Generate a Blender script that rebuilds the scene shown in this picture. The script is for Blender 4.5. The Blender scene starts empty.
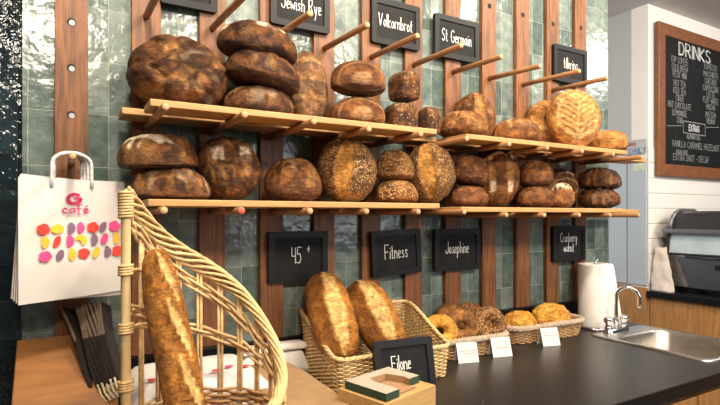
import bpy, bmesh, math, random
from math import sin, cos, pi, sqrt
from mathutils import Vector, Matrix, noise
random.seed(7)
COL = bpy.context.scene.collection
# ------------------------------------------------------------------ camera frame (photo 720x405)
F, EYE, CY, HOR = 510.0, 1.45, -1.6, 216.0
def ray(u, v):
    a = (u-360)/F
    return (.5+.8660254*a, .8660254-.5*a, -(v-HOR)/F)
def at(u, v, y):                       # point of the plane y under a pixel
    d = ray(u, v); t = (y-CY)/d[1]
    return Vector((d[0]*t, y, EYE+d[2]*t))
def onz(u, v, z):
    d = ray(u, v); t = (z-EYE)/d[2]
    return Vector((d[0]*t, CY+d[1]*t, z))
def onx(u, v, x):
    d = ray(u, v); t = x/d[0]
    return Vector((x, CY+d[1]*t, EYE+d[2]*t))
def atd(u, v, w):                      # at a depth
    d = ray(u, v)
    return Vector((d[0]*w, CY+d[1]*w, EYE+d[2]*w))
def dep(u, y): return (y-CY)/ray(u, 0)[1]
def sm(a, b, x):
    if a == b: return 0.0
    t = max(0., min(1., (x-a)/(b-a))); return t*t*(3-2*t)
def lerp(a, b, t): return a+(b-a)*t
def mixc(a, b, t): return tuple(a[i]+(b[i]-a[i])*t for i in range(3))
def nz(x, y, z): return noise.noise(Vector((x, y, z)))
def fbm(x, y, z, o=3): return noise.fractal(Vector((x, y, z)), .8, 2.1, o)

# ------------------------------------------------------------------ materials
def newmat(name):
    m = bpy.data.materials.new(name); m.use_nodes = True
    nt = m.node_tree; b = nt.nodes['Principled BSDF']
    return m, nt, b
def N(nt, t, **kw):
    n = nt.nodes.new(t)
    for k, v in kw.items():
        if k in n.inputs: n.inputs[k].default_value = v
        else: setattr(n, k, v)
    return n
def setspec(b, v):
    for k in ('Specular IOR Level', 'Specular'):
        if k in b.inputs: b.inputs[k].default_value = v; return
def plain(name, c, rough=.6, metal=0., spec=.5, var=.12, scale=30., bump=0., stretch=(1,1,1), bscale=None, c2=None, coat=0.):
    m, nt, b = newmat(name); L = nt.links.new
    tc = N(nt, 'ShaderNodeTexCoord'); mp = N(nt, 'ShaderNodeMapping'); mp.inputs['Scale'].default_value = stretch
    L(tc.outputs['Object'], mp.inputs['Vector'])
    n = N(nt, 'ShaderNodeTexNoise', Scale=scale, Detail=4., Roughness=.6); L(mp.outputs[0], n.inputs['Vector'])
    r = N(nt, 'ShaderNodeValToRGB'); r.color_ramp.elements[0].position = .3; r.color_ramp.elements[1].position = .7
    lo = tuple(max(0, x*(1-var)) for x in c); hi = c2 or tuple(min(1, x*(1+var)) for x in c)
    r.color_ramp.elements[0].color = (*lo, 1); r.color_ramp.elements[1].color = (*hi, 1)
    L(n.outputs['Fac'], r.inputs['Fac']); L(r.outputs['Color'], b.inputs['Base Color'])
    b.inputs['Roughness'].default_value = rough; b.inputs['Metallic'].default_value = metal; setspec(b, spec)
    if coat and 'Coat Weight' in b.inputs: b.inputs['Coat Weight'].default_value = coat
    if bump:
        n2 = N(nt, 'ShaderNodeTexNoise', Scale=bscale or scale*2, Detail=3.); L(mp.outputs[0], n2.inputs['Vector'])
        bp = N(nt, 'ShaderNodeBump', Strength=bump, Distance=.01); L(n2.outputs['Fac'], bp.inputs['Height'])
        L(bp.outputs[0], b.inputs['Normal'])
    return m
def tile_mat(name, c1, c2, mortar, bw, rh, x0, z0, rough=.17, wav=.12, fine=.04, off=0.):
    m, nt, b = newmat(name); L = nt.links.new
    tc = N(nt, 'ShaderNodeTexCoord'); sp = N(nt, 'ShaderNodeSeparateXYZ'); L(tc.outputs['Object'], sp.inputs[0])
    ax = N(nt, 'ShaderNodeMath', operation='ADD'); ax.inputs[1].default_value = -x0; L(sp.outputs[0], ax.inputs[0])
    az = N(nt, 'ShaderNodeMath', operation='ADD'); az.inputs[1].default_value = -z0; L(sp.outputs[2], az.inputs[0])
    cb = N(nt, 'ShaderNodeCombineXYZ'); L(ax.outputs[0], cb.inputs[0]); L(az.outputs[0], cb.inputs[1])
    # slightly wavy joints
    nd = N(nt, 'ShaderNodeTexNoise', Scale=9.); L(tc.outputs['Object'], nd.inputs['Vector'])
    vs = N(nt, 'ShaderNodeVectorMath', operation='SCALE'); vs.inputs['Scale'].default_value = .006; L(nd.outputs['Color'], vs.inputs[0])
    va = N(nt, 'ShaderNodeVectorMath', operation='ADD'); L(cb.outputs[0], va.inputs[0]); L(vs.outputs[0], va.inputs[1])
    br = N(nt, 'ShaderNodeTexBrick', offset=off, squash=1., Scale=1.)
    br.inputs['Brick Width'].default_value = bw; br.inputs['Row Height'].default_value = rh
    br.inputs['Mortar Size'].default_value = .0013; br.inputs['Mortar Smooth'].default_value = .3
    br.inputs['Color1'].default_value = (*c1, 1); br.inputs['Color2'].default_value = (*c2, 1); br.inputs['Mortar'].default_value = (*mortar, 1)
    L(va.outputs[0], br.inputs['Vector'])
    n = N(nt, 'ShaderNodeTexNoise', Scale=22., Detail=5., Roughness=.65); L(tc.outputs['Object'], n.inputs['Vector'])
    r = N(nt, 'ShaderNodeValToRGB'); r.color_ramp.elements[0].position = .3; r.color_ramp.elements[1].position = .72
    r.color_ramp.elements[0].color = (.55, .57, .58, 1); r.color_ramp.elements[1].color = (1.35, 1.32, 1.28, 1)
    L(n.outputs['Fac'], r.inputs['Fac'])
    mx = N(nt, 'ShaderNodeMix', data_type='RGBA', blend_type='MULTIPLY'); mx.inputs[0].default_value = 1.
    L(br.outputs['Color'], mx.inputs[6]); L(r.outputs['Color'], mx.inputs[7]); L(mx.outputs[2], b.inputs['Base Color'])
    b.inputs['Roughness'].default_value = rough; setspec(b, .6)
    n1 = N(nt, 'ShaderNodeTexNoise', Scale=26., Detail=2.); L(tc.outputs['Object'], n1.inputs['Vector'])
    n2 = N(nt, 'ShaderNodeTexNoise', Scale=110., Detail=2.); L(tc.outputs['Object'], n2.inputs['Vector'])
    b1 = N(nt, 'ShaderNodeBump', Strength=wav, Distance=.02); L(n1.outputs['Fac'], b1.inputs['Height'])
    b2 = N(nt, 'ShaderNodeBump', Strength=fine, Distance=.006); L(n2.outputs['Fac'], b2.inputs['Height']); L(b1.outputs[0], b2.inputs['Normal'])
    b3 = N(nt, 'ShaderNodeBump', Strength=.6, Distance=.004, invert=True); L(br.outputs['Fac'], b3.inputs['Height']); L(b2.outputs[0], b3.inputs['Normal'])
    L(b3.outputs[0], b.inputs['Normal'])
    return m
def crust_mat():
    m, nt, b = newmat('bread_crust'); L = nt.links.new
    at_ = N(nt, 'ShaderNodeAttribute', attribute_name='Col'); sd = N(nt, 'ShaderNodeAttribute', attribute_name='seed')
    tc = N(nt, 'ShaderNodeTexCoord')
    n = N(nt, 'ShaderNodeTexNoise', Scale=55., Detail=8., Roughness=.75); L(tc.outputs['Object'], n.inputs['Vector'])
    r = N(nt, 'ShaderNodeValToRGB'); r.color_ramp.elements[0].position = .32; r.color_ramp.elements[1].position = .7
    r.color_ramp.elements[0].color = (.50, .42, .34, 1); r.color_ramp.elements[1].color = (1.5, 1.46, 1.38, 1); L(n.outputs['Fac'], r.inputs['Fac'])
    mx = N(nt, 'ShaderNodeMix', data_type='RGBA', blend_type='MULTIPLY'); mx.inputs[0].default_value = 1.
    L(at_.outputs['Color'], mx.inputs[6]); L(r.outputs['Color'], mx.inputs[7])
    vo = N(nt, 'ShaderNodeTexVoronoi', Scale=190.); L(tc.outputs['Object'], vo.inputs['Vector'])
    lt = N(nt, 'ShaderNodeMath', operation='LESS_THAN'); lt.inputs[1].default_value = .42; L(vo.outputs['Distance'], lt.inputs[0])
    se = N(nt, 'ShaderNodeSeparateColor'); L(vo.outputs['Color'], se.inputs[0])
    gt = N(nt, 'ShaderNodeMath', operation='LESS_THAN'); L(se.outputs[0], gt.inputs[0]); L(sd.outputs['Fac'], gt.inputs[1])
    mu = N(nt, 'ShaderNodeMath', operation='MULTIPLY'); L(lt.outputs[0], mu.inputs[0]); L(gt.outputs[0], mu.inputs[1])
    sc = N(nt, 'ShaderNodeValToRGB'); sc.color_ramp.elements[0].color = (.75, .52, .24, 1); sc.color_ramp.elements[1].color = (.16, .08, .03, 1)
    sc.color_ramp.elements[0].position = .55; sc.color_ramp.elements[1].position = .8
    L(se.outputs[1], sc.inputs['Fac'])
    m2 = N(nt, 'ShaderNodeMix', data_type='RGBA'); L(mu.outputs[0], m2.inputs[0]); L(mx.outputs[2], m2.inputs[6]); L(sc.outputs[0], m2.inputs[7])
    L(m2.outputs[2], b.inputs['Base Color']); b.inputs['Roughness'].default_value = .55; setspec(b, .35)
    ad = N(nt, 'ShaderNodeMath', operation='ADD'); L(n.outputs['Fac'], ad.inputs[0]); L(mu.outputs[0], ad.inputs[1])
    bp = N(nt, 'ShaderNodeBump', Strength=.9, Distance=.012); L(ad.outputs[0], bp.inputs['Height'])
    mp2 = N(nt, 'ShaderNodeMapping'); mp2.inputs['Scale'].default_value = (26, 60, 60); L(tc.outputs['Object'], mp2.inputs['Vector'])
    n3 = N(nt, 'ShaderNodeTexNoise', Scale=1., Detail=5., Roughness=.7, Distortion=1.5); L(mp2.outputs[0], n3.inputs['Vector'])
    bp2 = N(nt, 'ShaderNodeBump', Strength=.8, Distance=.02); L(n3.outputs['Fac'], bp2.inputs['Height']); L(bp.outputs[0], bp2.inputs['Normal'])
    L(bp2.outputs[0], b.inputs['Normal'])
    r3 = N(nt, 'ShaderNodeValToRGB'); r3.color_ramp.elements[0].position = .36; r3.color_ramp.elements[1].position = .66
    r3.color_ramp.elements[0].color = (.74, .68, .60, 1); r3.color_ramp.elements[1].color = (1.5, 1.45, 1.36, 1); L(n3.outputs['Fac'], r3.inputs['Fac'])
    m3 = N(nt, 'ShaderNodeMix', data_type='RGBA', blend_type='MULTIPLY'); m3.inputs[0].default_value = 1.
    L(m2.outputs[2], m3.inputs[6]); L(r3.outputs[0], m3.inputs[7]); L(m3.outputs[2], b.inputs['Base Color'])
    return m
def emit(name, c, s):
    m, nt, b = newmat(name); b.inputs['Base Color'].default_value = (*c, 1)
    b.inputs['Emission Color'].default_value = (*c, 1); b.inputs['Emission Strength'].default_value = s
    return m

M = {}
M['tile'] = tile_mat('glazed_green_tile', (.088, .128, .114), (.225, .275, .25), (.35, .38, .35), .0635, .1485, .0445, 1.885-.1485*14)
M['dark_tile'] = tile_mat('glazed_navy_tile', (.004, .009, .013), (.018, .030, .038), (.03, .035, .04), .10, .0952, -.105-.3, 1.9-.0952*22, rough=.08, wav=.35, fine=.25)
M['batten'] = plain('red_brown_wood', (.19, .071, .021), .5, var=.5, scale=14, stretch=(6, 6, .5), bump=.15)
M['pine'] = plain('pine_slat', (.52, .285, .105), .5, var=.2, scale=12, stretch=(.6, 6, 6), bump=.05)
M['dowel'] = plain('dowel_wood', (.36, .175, .075), .5, var=.25, scale=20, stretch=(6, .6, 6), bump=.05)
M['dowel_end'] = plain('dowel_end_grain', (.55, .34, .17), .7, var=.2, scale=60)
M['red_end'] = plain('dowel_end_red', (.75, .10, .07), .6)
M['hole'] = plain('hole_dark', (.02, .014, .012), .9)
M['hole_lit_tile'] = plain('hole_lit_tile', (.45, .46, .45), .5)  # brightness of lit tile seen through a hole, put into the colour
M['crust'] = crust_mat()
M['black'] = plain('black_frame', (.007, .007, .008), .5, var=.2, spec=.3)
M['slate'] = plain('slate_board', (.008, .0085, .0095), .65, var=.5, scale=18, spec=.25)
M['chalk'] = plain('chalk', (.85, .85, .82), .9, var=.1)
M['chalk_dim'] = plain('chalk_dim', (.24, .25, .25), .9, var=.1)
M['steel'] = plain('brushed_steel', (.62, .60, .57), .3, 1., var=.06, scale=40, stretch=(1, 12, 1))
M['chrome'] = plain('chrome', (.8, .8, .8), .1, 1., var=.02)
M['counter'] = plain('black_laminate', (.018, .016, .015), .33, var=.3, scale=180)
M['counter_edge'] = plain('black_laminate_edge', (.005, .005, .006), .4, var=.1, spec=.25)
M['oak'] = plain('oak_cabinet', (.40, .19, .06), .45, var=.25, scale=10, stretch=(5, 5, .6), bump=.04)
M['ply'] = plain('light_wood', (.55, .33, .13), .5, var=.15, scale=10, stretch=(1, 8, 8), bump=.04)
M['board_wood'] = plain('sloping_wood', (.30, .125, .036), .4, var=.25, scale=7, stretch=(.8, 5, 5), bump=.03)
M['frame_wood'] = plain('menu_frame_wood', (.20, .073, .029), .45, var=.2, scale=14, stretch=(2, 2, 2))
M['straw'] = plain('straw_wicker', (.66, .45, .21), .55, var=.3, scale=60, bump=.1)
M['straw_dk'] = plain('brown_wicker', (.46, .27, .12), .6, var=.4, scale=60, bump=.1)
M['bamboo'] = plain('bamboo_pole', (.70, .49, .24), .4, var=.16, scale=16, stretch=(3, 3, 1))
M['liner'] = plain('beige_liner', (.40, .31, .22), .9, var=.25, scale=50, bump=.3)
M['paper'] = plain('white_paper', (.72, .68, .64), .8, var=.03, scale=8)
M['paper_print'] = plain('bag_side_paper', (.68, .645, .61), .8, var=.03)
M['twist'] = plain('twisted_paper_handle', (.74, .73, .72), .8, var=.22, scale=90)
M['pink'] = plain('print_pink', (.70, .03, .15), .7, var=.05)
M['grey_ink'] = plain('print_grey', (.45, .42, .42), .7)
M['p_red'] = plain('print_red', (.80, .055, .035), .7, var=.1)
M['p_yel'] = plain('print_yellow', (.88, .52, .03), .7, var=.1)
M['p_pur'] = plain('print_purple', (.22, .12, .20), .7, var=.1)
M['p_mag'] = plain('print_magenta', (.80, .07, .25), .7, var=.1)
M['kraft'] = plain('kraft_paper', (.33, .20, .095), .8, var=.1, scale=25, bump=.12)
M['kraft_in'] = plain('cardboard_inside', (.36, .21, .11), .8, var=.08)
M['card'] = plain('grey_card', (.44, .37, .29), .8, var=.08)
M['green_edge'] = plain('green_card_edge', (.018, .055, .035), .6)
M['dark_bag'] = plain('dark_brown_bag', (.018, .011, .009), .7, var=.35, scale=30)
M['dark_bag_edge'] = plain('brown_bag_edge', (.17, .115, .075), .75, var=.25, scale=60)
M['jute'] = plain('pale_twine', (.60, .50, .32), .8, var=.2, scale=80)
M['white_wall'] = plain('white_paint', (.78, .745, .70), .7, var=.02, scale=4)
M['grey_wall'] = plain('grey_paint', (.44, .44, .44), .7, var=.03, scale=3)
M['blue_wall'] = plain('blue_grey_boards', (.42, .47, .52), .6, var=.03, scale=3)
M['ceil'] = plain('ceiling_paint', (.66, .61, .60), .9, var=.03, scale=3)
M['floor'] = plain('floor_concrete', (.16, .14, .125), .5, var=.2, scale=3)
M['towel'] = plain('paper_towel', (.84, .80, .75), .95, var=.03, scale=60, bump=.25)
M['oven_dark'] = plain('dark_oven_metal', (.055, .055, .058), .32, .5, var=.1)
M['oven_grey'] = plain('grey_oven_metal', (.22, .225, .235), .3, .6, var=.05)
M['oven_glass'] = plain('oven_window', (.55, .66, .68), .2, .1, var=.15, scale=6)
M['oven_door'] = plain('oven_door_steel', (.42, .42, .42), .26, 1., var=.05)
M['cloth'] = plain('pale_cloth', (.72, .62, .54), .9, var=.15, scale=14, bump=.3)
M['note'] = plain('pale_green_note', (.55, .62, .48), .8)
M['st_red'] = plain('sticker_red', (.55, .18, .16), .6)
M['st_blue'] = plain('sticker_blue', (.12, .22, .42), .6)
M['st_white'] = plain('sticker_white', (.43, .44, .45), .6)
M['crumb'] = plain('crumb_brown', (.35, .12, .04), .8)
M['basin'] = plain('sink_bowl_steel', (.42, .385, .34), .36, 1., var=.12, scale=30)

# ------------------------------------------------------------------ mesh builder
class MB:
    def __init__(s): s.v = []; s.f = []; s.m = []; s.col = None; s.seed = None; s.smooth = True
    def add(s, vs, fs, mi=0):
        o = len(s.v); s.v += [tuple(p) for p in vs]
        for f in fs: s.f.append([i+o for i in f]); s.m.append(mi)
    def box(s, c, d, mi=0, R=None):
        c = Vector(c); hx, hy, hz = d[0]/2, d[1]/2, d[2]/2
        vs = [Vector((x*hx, y*hy, z*hz)) for z in (-1, 1) for y in (-1, 1) for x in (-1, 1)]
        if R is not None: vs = [R @ p for p in vs]
        s.add([c+p for p in vs], [(0, 2, 3, 1), (4, 5, 7, 6), (0, 1, 5, 4), (2, 6, 7, 3), (0, 4, 6, 2), (1, 3, 7, 5)], mi)
    def bbox(s, a, b, mi=0):
        s.box([(a[i]+b[i])/2 for i in range(3)], [abs(b[i]-a[i]) for i in range(3)], mi)
    def tube(s, pts, r, n=8, closed=False, mi=0, cap=True, capmi=None):
        pts = [Vector(p) for p in pts]; k = len(pts)
        rr = r if isinstance(r, (list, tuple)) else [r]*k
        up = None; vs = []
        for i in range(k):
            if closed: t = pts[(i+1) % k]-pts[i-1]
            else: t = pts[min(i+1, k-1)]-pts[max(i-1, 0)]
            if t.length < 1e-9: t = Vector((0, 0, 1))
            t.normalize()
            if up is None: up = Vector((0, 0, 1)) if abs(t.z) < .9 else Vector((1, 0, 0))
            up = up-t*up.dot(t)
            if up.length < 1e-6: up = t.orthogonal()
            up.normalize(); b = t.cross(up)
            for j in range(n):
                a = 2*pi*j/n; vs.append(pts[i]+(up*cos(a)+b*sin(a))*rr[i])
        fs = []
        for i in range(k if closed else k-1):
            i2 = (i+1) % k
            for j in range(n): fs.append((i*n+j, i*n+(j+1) % n, i2*n+(j+1) % n, i2*n+j))
        s.add(vs, fs, mi)
        if cap and not closed:
            o = len(s.v)-k*n
            s.f.append([o+j for j in reversed(range(n))]); s.m.append(mi)
            s.f.append([o+(k-1)*n+j for j in range(n)]); s.m.append(mi if capmi is None else capmi)
    def lathe(s, prof, n=32, c=(0, 0, 0), mi=0):
        vs = [(c[0]+r*cos(2*pi*j/n), c[1]+r*sin(2*pi*j/n), c[2]+z) for r, z in prof for j in range(n)]
        fs = [(i*n+j, i*n+(j+1) % n, (i+1)*n+(j+1) % n, (i+1)*n+j) for i in range(len(prof)-1) for j in range(n)]
        s.add(vs, fs, mi)
    def grid(s, fn, nu, nv, mi=0, cu=False):
        vs = [fn(i/nu, j/nv) for j in range(nv+1) for i in range(nu if cu else nu+1)]
        w = nu if cu else nu+1
        fs = [(j*w+i, j*w+(i+1) % w, (j+1)*w+(i+1) % w, (j+1)*w+i) for j in range(nv) for i in range(nu)]
        s.add(vs, fs, mi)
    def poly(s, pts, mi=0): s.add(pts, [tuple(range(len(pts)))], mi)
    def prism(s, pts, dvec, mi=0):
        n = len(pts); d = Vector(dvec); a = [Vector(p) for p in pts]
        s.add(a+[p+d for p in a], [tuple(reversed(range(n))), tuple(range(n, 2*n))]+[(i, (i+1) % n, n+(i+1) % n, n+i) for i in range(n)], mi)
    def build(s, name, mats, parent=None, smooth=True, bevel=0., seg=2, fixn=False):
        me = bpy.data.meshes.new(name); me.from_pydata(s.v, [], s.f)
        if not isinstance(mats, (list, tuple)): mats = [mats]
        for m in mats: me.materials.append(m)
        me.polygons.foreach_set('material_index', s.m)
        if fixn:
            bm = bmesh.new(); bm.from_mesh(me); bmesh.ops.recalc_face_normals(bm, faces=bm.faces); bm.to_mesh(me); bm.free()
        if s.col:
            ca = me.color_attributes.new('Col', 'FLOAT_COLOR', 'POINT'); ca.data.foreach_set('color', [x for c in s.col for x in (*c, 1.)])
        if s.seed:
            fa = me.attributes.new('seed', 'FLOAT', 'POINT'); fa.data.foreach_set('value', s.seed)
        if smooth: me.polygons.foreach_set('use_smooth', [True]*len(me.polygons))
        me.update()
        o = bpy.data.objects.new(name, me); COL.objects.link(o)
        if parent: o.parent = parent
        if bevel:
            b = o.modifiers.new('bevel', 'BEVEL'); b.width = bevel; b.segments = seg; b.limit_method = 'ANGLE'
        if smooth and bevel == 0 and False: pass
        return o
def flat(o): o.data.polygons.foreach_set('use_smooth', [False]*len(o.data.polygons)); return o
def tag(o, label=None, cat=None, group=None, kind=None):
    if label: o['label'] = label
    if cat: o['category'] = cat
    if group: o['group'] = group
    if kind: o['kind'] = kind
    return o
def empty(name, loc=(0, 0, 0), rz=0., rx=0., ry=0.):
    o = bpy.data.objects.new(name, None); COL.objects.link(o); o.empty_display_size = .05
    o.location = loc; o.rotation_euler = (rx, ry, rz); return o
def copy_tree(o, parent=None):
    c = o.copy(); COL.objects.link(c)
    if parent: c.parent = parent
    for ch in list(o.children): copy_tree(ch, c)
    return c
def struct(name, mb, mat, parent=None, **kw):
    o = mb.build(name, mat, parent, **kw)
    if not parent: o['kind'] = 'structure'
    return o

# ------------------------------------------------------------------ single stroke handwriting
G = {
 'A': [[(0,0),(.28,1),(.56,0)],[(.1,.38),(.46,.38)]], 'B': [[(0,0),(0,1),(.4,.95),(.45,.7),(.3,.55),(0,.52)],[(.3,.55),(.52,.35),(.45,.08),(0,0)]],
 'C': [[(.55,.85),(.35,1),(.1,.85),(0,.5),(.1,.12),(.35,0),(.55,.15)]], 'D': [[(0,0),(0,1),(.35,.92),(.55,.55),(.4,.12),(0,0)]],
 'E': [[(.5,1),(0,1),(0,0),(.5,0)],[(0,.52),(.4,.52)]], 'F': [[(.5,1),(0,1),(0,0)],[(0,.52),(.4,.52)]],
 'G': [[(.55,.85),(.32,1),(.08,.85),(0,.45),(.12,.08),(.38,0),(.56,.2),(.56,.45),(.32,.45)]], 'H': [[(0,0),(0,1)],[(.5,0),(.5,1)],[(0,.5),(.5,.5)]],
 'I': [[(.05,0),(.05,1)]], 'J': [[(.45,1),(.45,.2),(.3,0),(.1,.05),(0,.25)]], 'K': [[(0,0),(0,1)],[(.5,1),(0,.45),(.52,0)]],
 'L': [[(0,1),(0,0),(.45,0)]], 'M': [[(0,0),(.08,1),(.33,.35),(.58,1),(.66,0)]], 'N': [[(0,0),(0,1),(.5,0),(.5,1)]],
 'O': [[(.28,1),(.05,.8),(0,.45),(.12,.08),(.3,0),(.5,.15),(.56,.5),(.48,.85),(.28,1)]], 'P': [[(0,0),(0,1),(.42,.95),(.48,.7),(.36,.5),(0,.46)]],
 'Q': [[(.28,1),(.05,.8),(0,.45),(.12,.08),(.3,0),(.5,.15),(.56,.5),(.48,.85),(.28,1)],[(.35,.25),(.6,-.05)]],
 'R': [[(0,0),(0,1),(.42,.95),(.46,.7),(.32,.52),(0,.48)],[(.22,.5),(.52,0)]], 'S': [[(.48,.86),(.28,1),(.04,.84),(.1,.6),(.42,.42),(.48,.18),(.25,0),(0,.14)]],
 'T': [[(0,1),(.56,1)],[(.28,1),(.28,0)]], 'U': [[(0,1),(0,.25),(.15,0),(.36,0),(.5,.25),(.5,1)]], 'V': [[(0,1),(.28,0),(.56,1)]],
 'W': [[(0,1),(.16,0),(.36,.65),(.56,0),(.72,1)]], 'X': [[(0,0),(.5,1)],[(0,1),(.5,0)]], 'Y': [[(0,1),(.26,.5),(.52,1)],[(.26,.5),(.26,0)]], 'Z': [[(0,1),(.5,1),(0,0),(.5,0)]],
 'a': [[(.36,.5),(.16,.56),(0,.3),(.1,.02),(.34,.18),(.38,.55),(.4,.02)]], 'b': [[(0,1),(0,0),(.28,.03),(.36,.3),(.22,.55),(0,.42)]],
 'c': [[(.34,.48),(.16,.56),(0,.28),(.14,.01),(.36,.08)]], 'd': [[(.36,.46),(.14,.54),(0,.26),(.12,.01),(.36,.16),(.38,1),(.4,0)]],
 'e': [[(0,.28),(.32,.32),(.28,.54),(.1,.54),(0,.28),(.1,.02),(.34,.08)]], 'f': [[(.34,.95),(.2,1),(.12,.8),(.12,-.2)],[(0,.5),(.3,.5)]],
 'g': [[(.34,.5),(.14,.55),(0,.3),(.12,.04),(.34,.2),(.36,.52),(.34,-.25),(.16,-.38),(0,-.25)]], 'h': [[(0,1),(0,0)],[(0,.36),(.2,.56),(.34,.42),(.34,0)]],
 'i': [[(.04,.52),(.04,0)],[(.04,.72),(.05,.78)]], 'k': [[(0,1),(0,0)],[(.32,.55),(0,.24),(.34,0)]], 'l': [[(.04,1),(.04,0)]],
 'm': [[(0,.55),(0,0)],[(0,.38),(.16,.56),(.26,.4),(.26,0)],[(.26,.4),(.42,.56),(.52,.4),(.52,0)]], 'n': [[(0,.55),(0,0)],[(0,.36),(.2,.56),(.34,.42),(.34,0)]],
 'o': [[(.18,.55),(0,.3),(.12,.01),(.3,.1),(.34,.36),(.18,.55)]], 'p': [[(0,.55),(0,-.4)],[(0,.42),(.2,.56),(.36,.3),(.2,.02),(0,.1)]],
 'r': [[(0,.55),(0,0)],[(0,.34),(.14,.54),(.28,.5)]], 's': [[(.3,.48),(.14,.56),(.03,.42),(.28,.2),(.2,.01),(0,.08)]],
 't': [[(.12,.9),(.12,.05),(.28,.02)],[(0,.6),(.28,.6)]], 'u': [[(0,.55),(.02,.1),(.16,0),(.32,.15)],[(.34,.55),(.34,0)]],
 'w': [[(0,.55),(.12,0),(.25,.42),(.38,0),(.5,.55)]], 'y': [[(0,.55),(.16,.08)],[(.36,.55),(.1,-.4)]], 'x': [[(0,0),(.32,.55)],[(0,.55),(.32,0)]],
 'é': [[(0,.28),(.32,.32),(.28,.54),(.1,.54),(0,.28),(.1,.02),(.34,.08)],[(.12,.72),(.3,.9)]],
 '4': [[(0,1),(0,.45),(.42,.45)],[(.4,1),(.4,0)]], '5': [[(.45,1),(.05,1),(.02,.58),(.3,.6),(.44,.35),(.3,.02),(0,.05)]],
 '+': [[(.15,.8),(.45,.8)],[(.3,.62),(.3,.98)]], '-': [[(.05,.45),(.35,.45)]], ',': [[(.05,.05),(0,-.15)]], '.': [[(.03,0),(.05,.05)]], '&': [[(.5,0),(.08,.75),(.2,1),(.34,.8),(0,.25),(.2,0),(.5,.35)]],
 ' ': [],
}
def tw(text, xs=1.): return sum((max([p[0] for st in G[c] for p in st] or [.25])+.16)*xs for c in text)
def write(mb, text, org, ex, ez, h, w, xs=1., align='c', mi=0, jit=.03, nrm=None):
    """strokes as flat ribbons in the plane spanned by ex, ez"""
    rnd = random.Random(hash(len(text))+len(text)*7+ord(text[0]))
    ex = Vector(ex); ez = Vector(ez); org = Vector(org)
    W = tw(text, xs)*h; x = -W/2 if align == 'c' else 0.
    for c in text:
        wd = max([p[0] for st in G[c] for p in st] or [.25])
        for st in G[c]:
            pts = [Vector((x+p[0]*h*xs+rnd.uniform(-jit, jit)*h*.5, p[1]*h+rnd.uniform(-jit, jit)*h*.5)) for p in st]
            for a, b in zip(pts[:-1], pts[1:]):
                d = b-a
                if d.length < 1e-6: continue
                d.normalize(); n = Vector((-d.y, d.x))*w*.5; e = d*w*.3
                q = [a-e+n, a-e-n, b+e-n, b+e+n]
                mb.poly([org+ex*p.x+ez*p.y for p in q], mi)
        x += (wd+.16)*xs*h
    return W

# ------------------------------------------------------------------ SETTING
WEND = 2.365
m = MB(); m.bbox((-.098, 0, -.02), (WEND, .12, 2.91)); struct('wall_back', m, M['tile'], smooth=False)
m = MB(); m.bbox((-1.2, -.012, 0), (-.1, .12, 2.91)); struct('wall_left', m, M['dark_tile'], smooth=False)
m = MB(); m.bbox((-1.5, -4.4, -.06), (6., 3.2, 0)); struct('floor', m, M['floor'], smooth=False)
m = MB(); m.bbox((-1.5, -4.4, 2.91), (6., 3.2, 2.97)); struct('ceiling', m, M['ceil'], smooth=False)
NX, NY = 3.47, .447
m = MB(); m.bbox((NX, NY, 0), (5.6, NY+.12, 2.91)); struct('wall_right', m, M['white_wall'], smooth=False)
m = MB()
for k in range(9):
    m.bbox((NX-.004, NY-.006, .98+k*.105), (5.6, NY, .98+k*.105+.1))
struct('trim_13', m, M['white_wall'], smooth=False, bevel=.002)          # shiplap below the menu board
m = MB(); m.bbox((NX, NY+.12, 0), (NX+.1, 3.2, 2.91)); struct('wall_far', m, M['grey_wall'], smooth=False)
m = MB()
y = NY+.0
k = 0
while y < 3.1:
    m.bbox((NX-.014, y+.004, .97), (NX-.0005, y+.142, 1.83)); y += .146
struct('trim_14', m, M['blue_wall'], smooth=False, bevel=.004)            # beadboard panelling
m = MB(); m.bbox((NX-.03, NY, 0), (NX-.001, 3.2, .955)); struct('trim_15', m, M['oak'], smooth=False)

# battens with peg holes drawn as flat discs, lit tile behind painted pale
BX = [.0139+.1905*i if i < 6 else 0 for i in range(12)]
BU = [71.5, 146.5, 212.5, 272, 324.5, 371.5, 414, 453.5, 489.5, 523, 553, 581]
BX = [at(u, 0, -.02).x for u in BU]
HOLES = {0: [22, 68, 115], 8: [6], 9: [15], 10: [24], 11: [28]}
for i, x in enumerate(BX):
    m = MB(); m.bbox((x-.0395, -.02, 1.05), (x+.0395, -.0002, 2.91))
    b = struct('trim_%d' % (i+1), m, M['batten'], smooth=False, bevel=.002)
    for v in HOLES.get(i, []):
        z = at(BU[i], v, -.02).z
        h = MB()
        h.prism([(x+.0105*cos(a*pi/10), -.0208, z+.0105*sin(a*pi/10)) for a in range(20)], (0, .0008, 0), 0)
        if i == 0:
            h.prism([(x+.001+.0075*cos(a*pi/10), -.0212, z-.002+.0075*sin(a*pi/10)) for a in range(20)], (0, .0004, 0), 1)
        h.build('peg_hole', [M['hole'], M['hole_lit_tile']], b, smooth=False, fixn=True)
m = MB(); m.bbox((-.1, -.02, .9405), (2.345, -.0005, 1.048)); struct('trim_16', m, M['counter_edge'], smooth=False, bevel=.003)  # counter upstand

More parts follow.
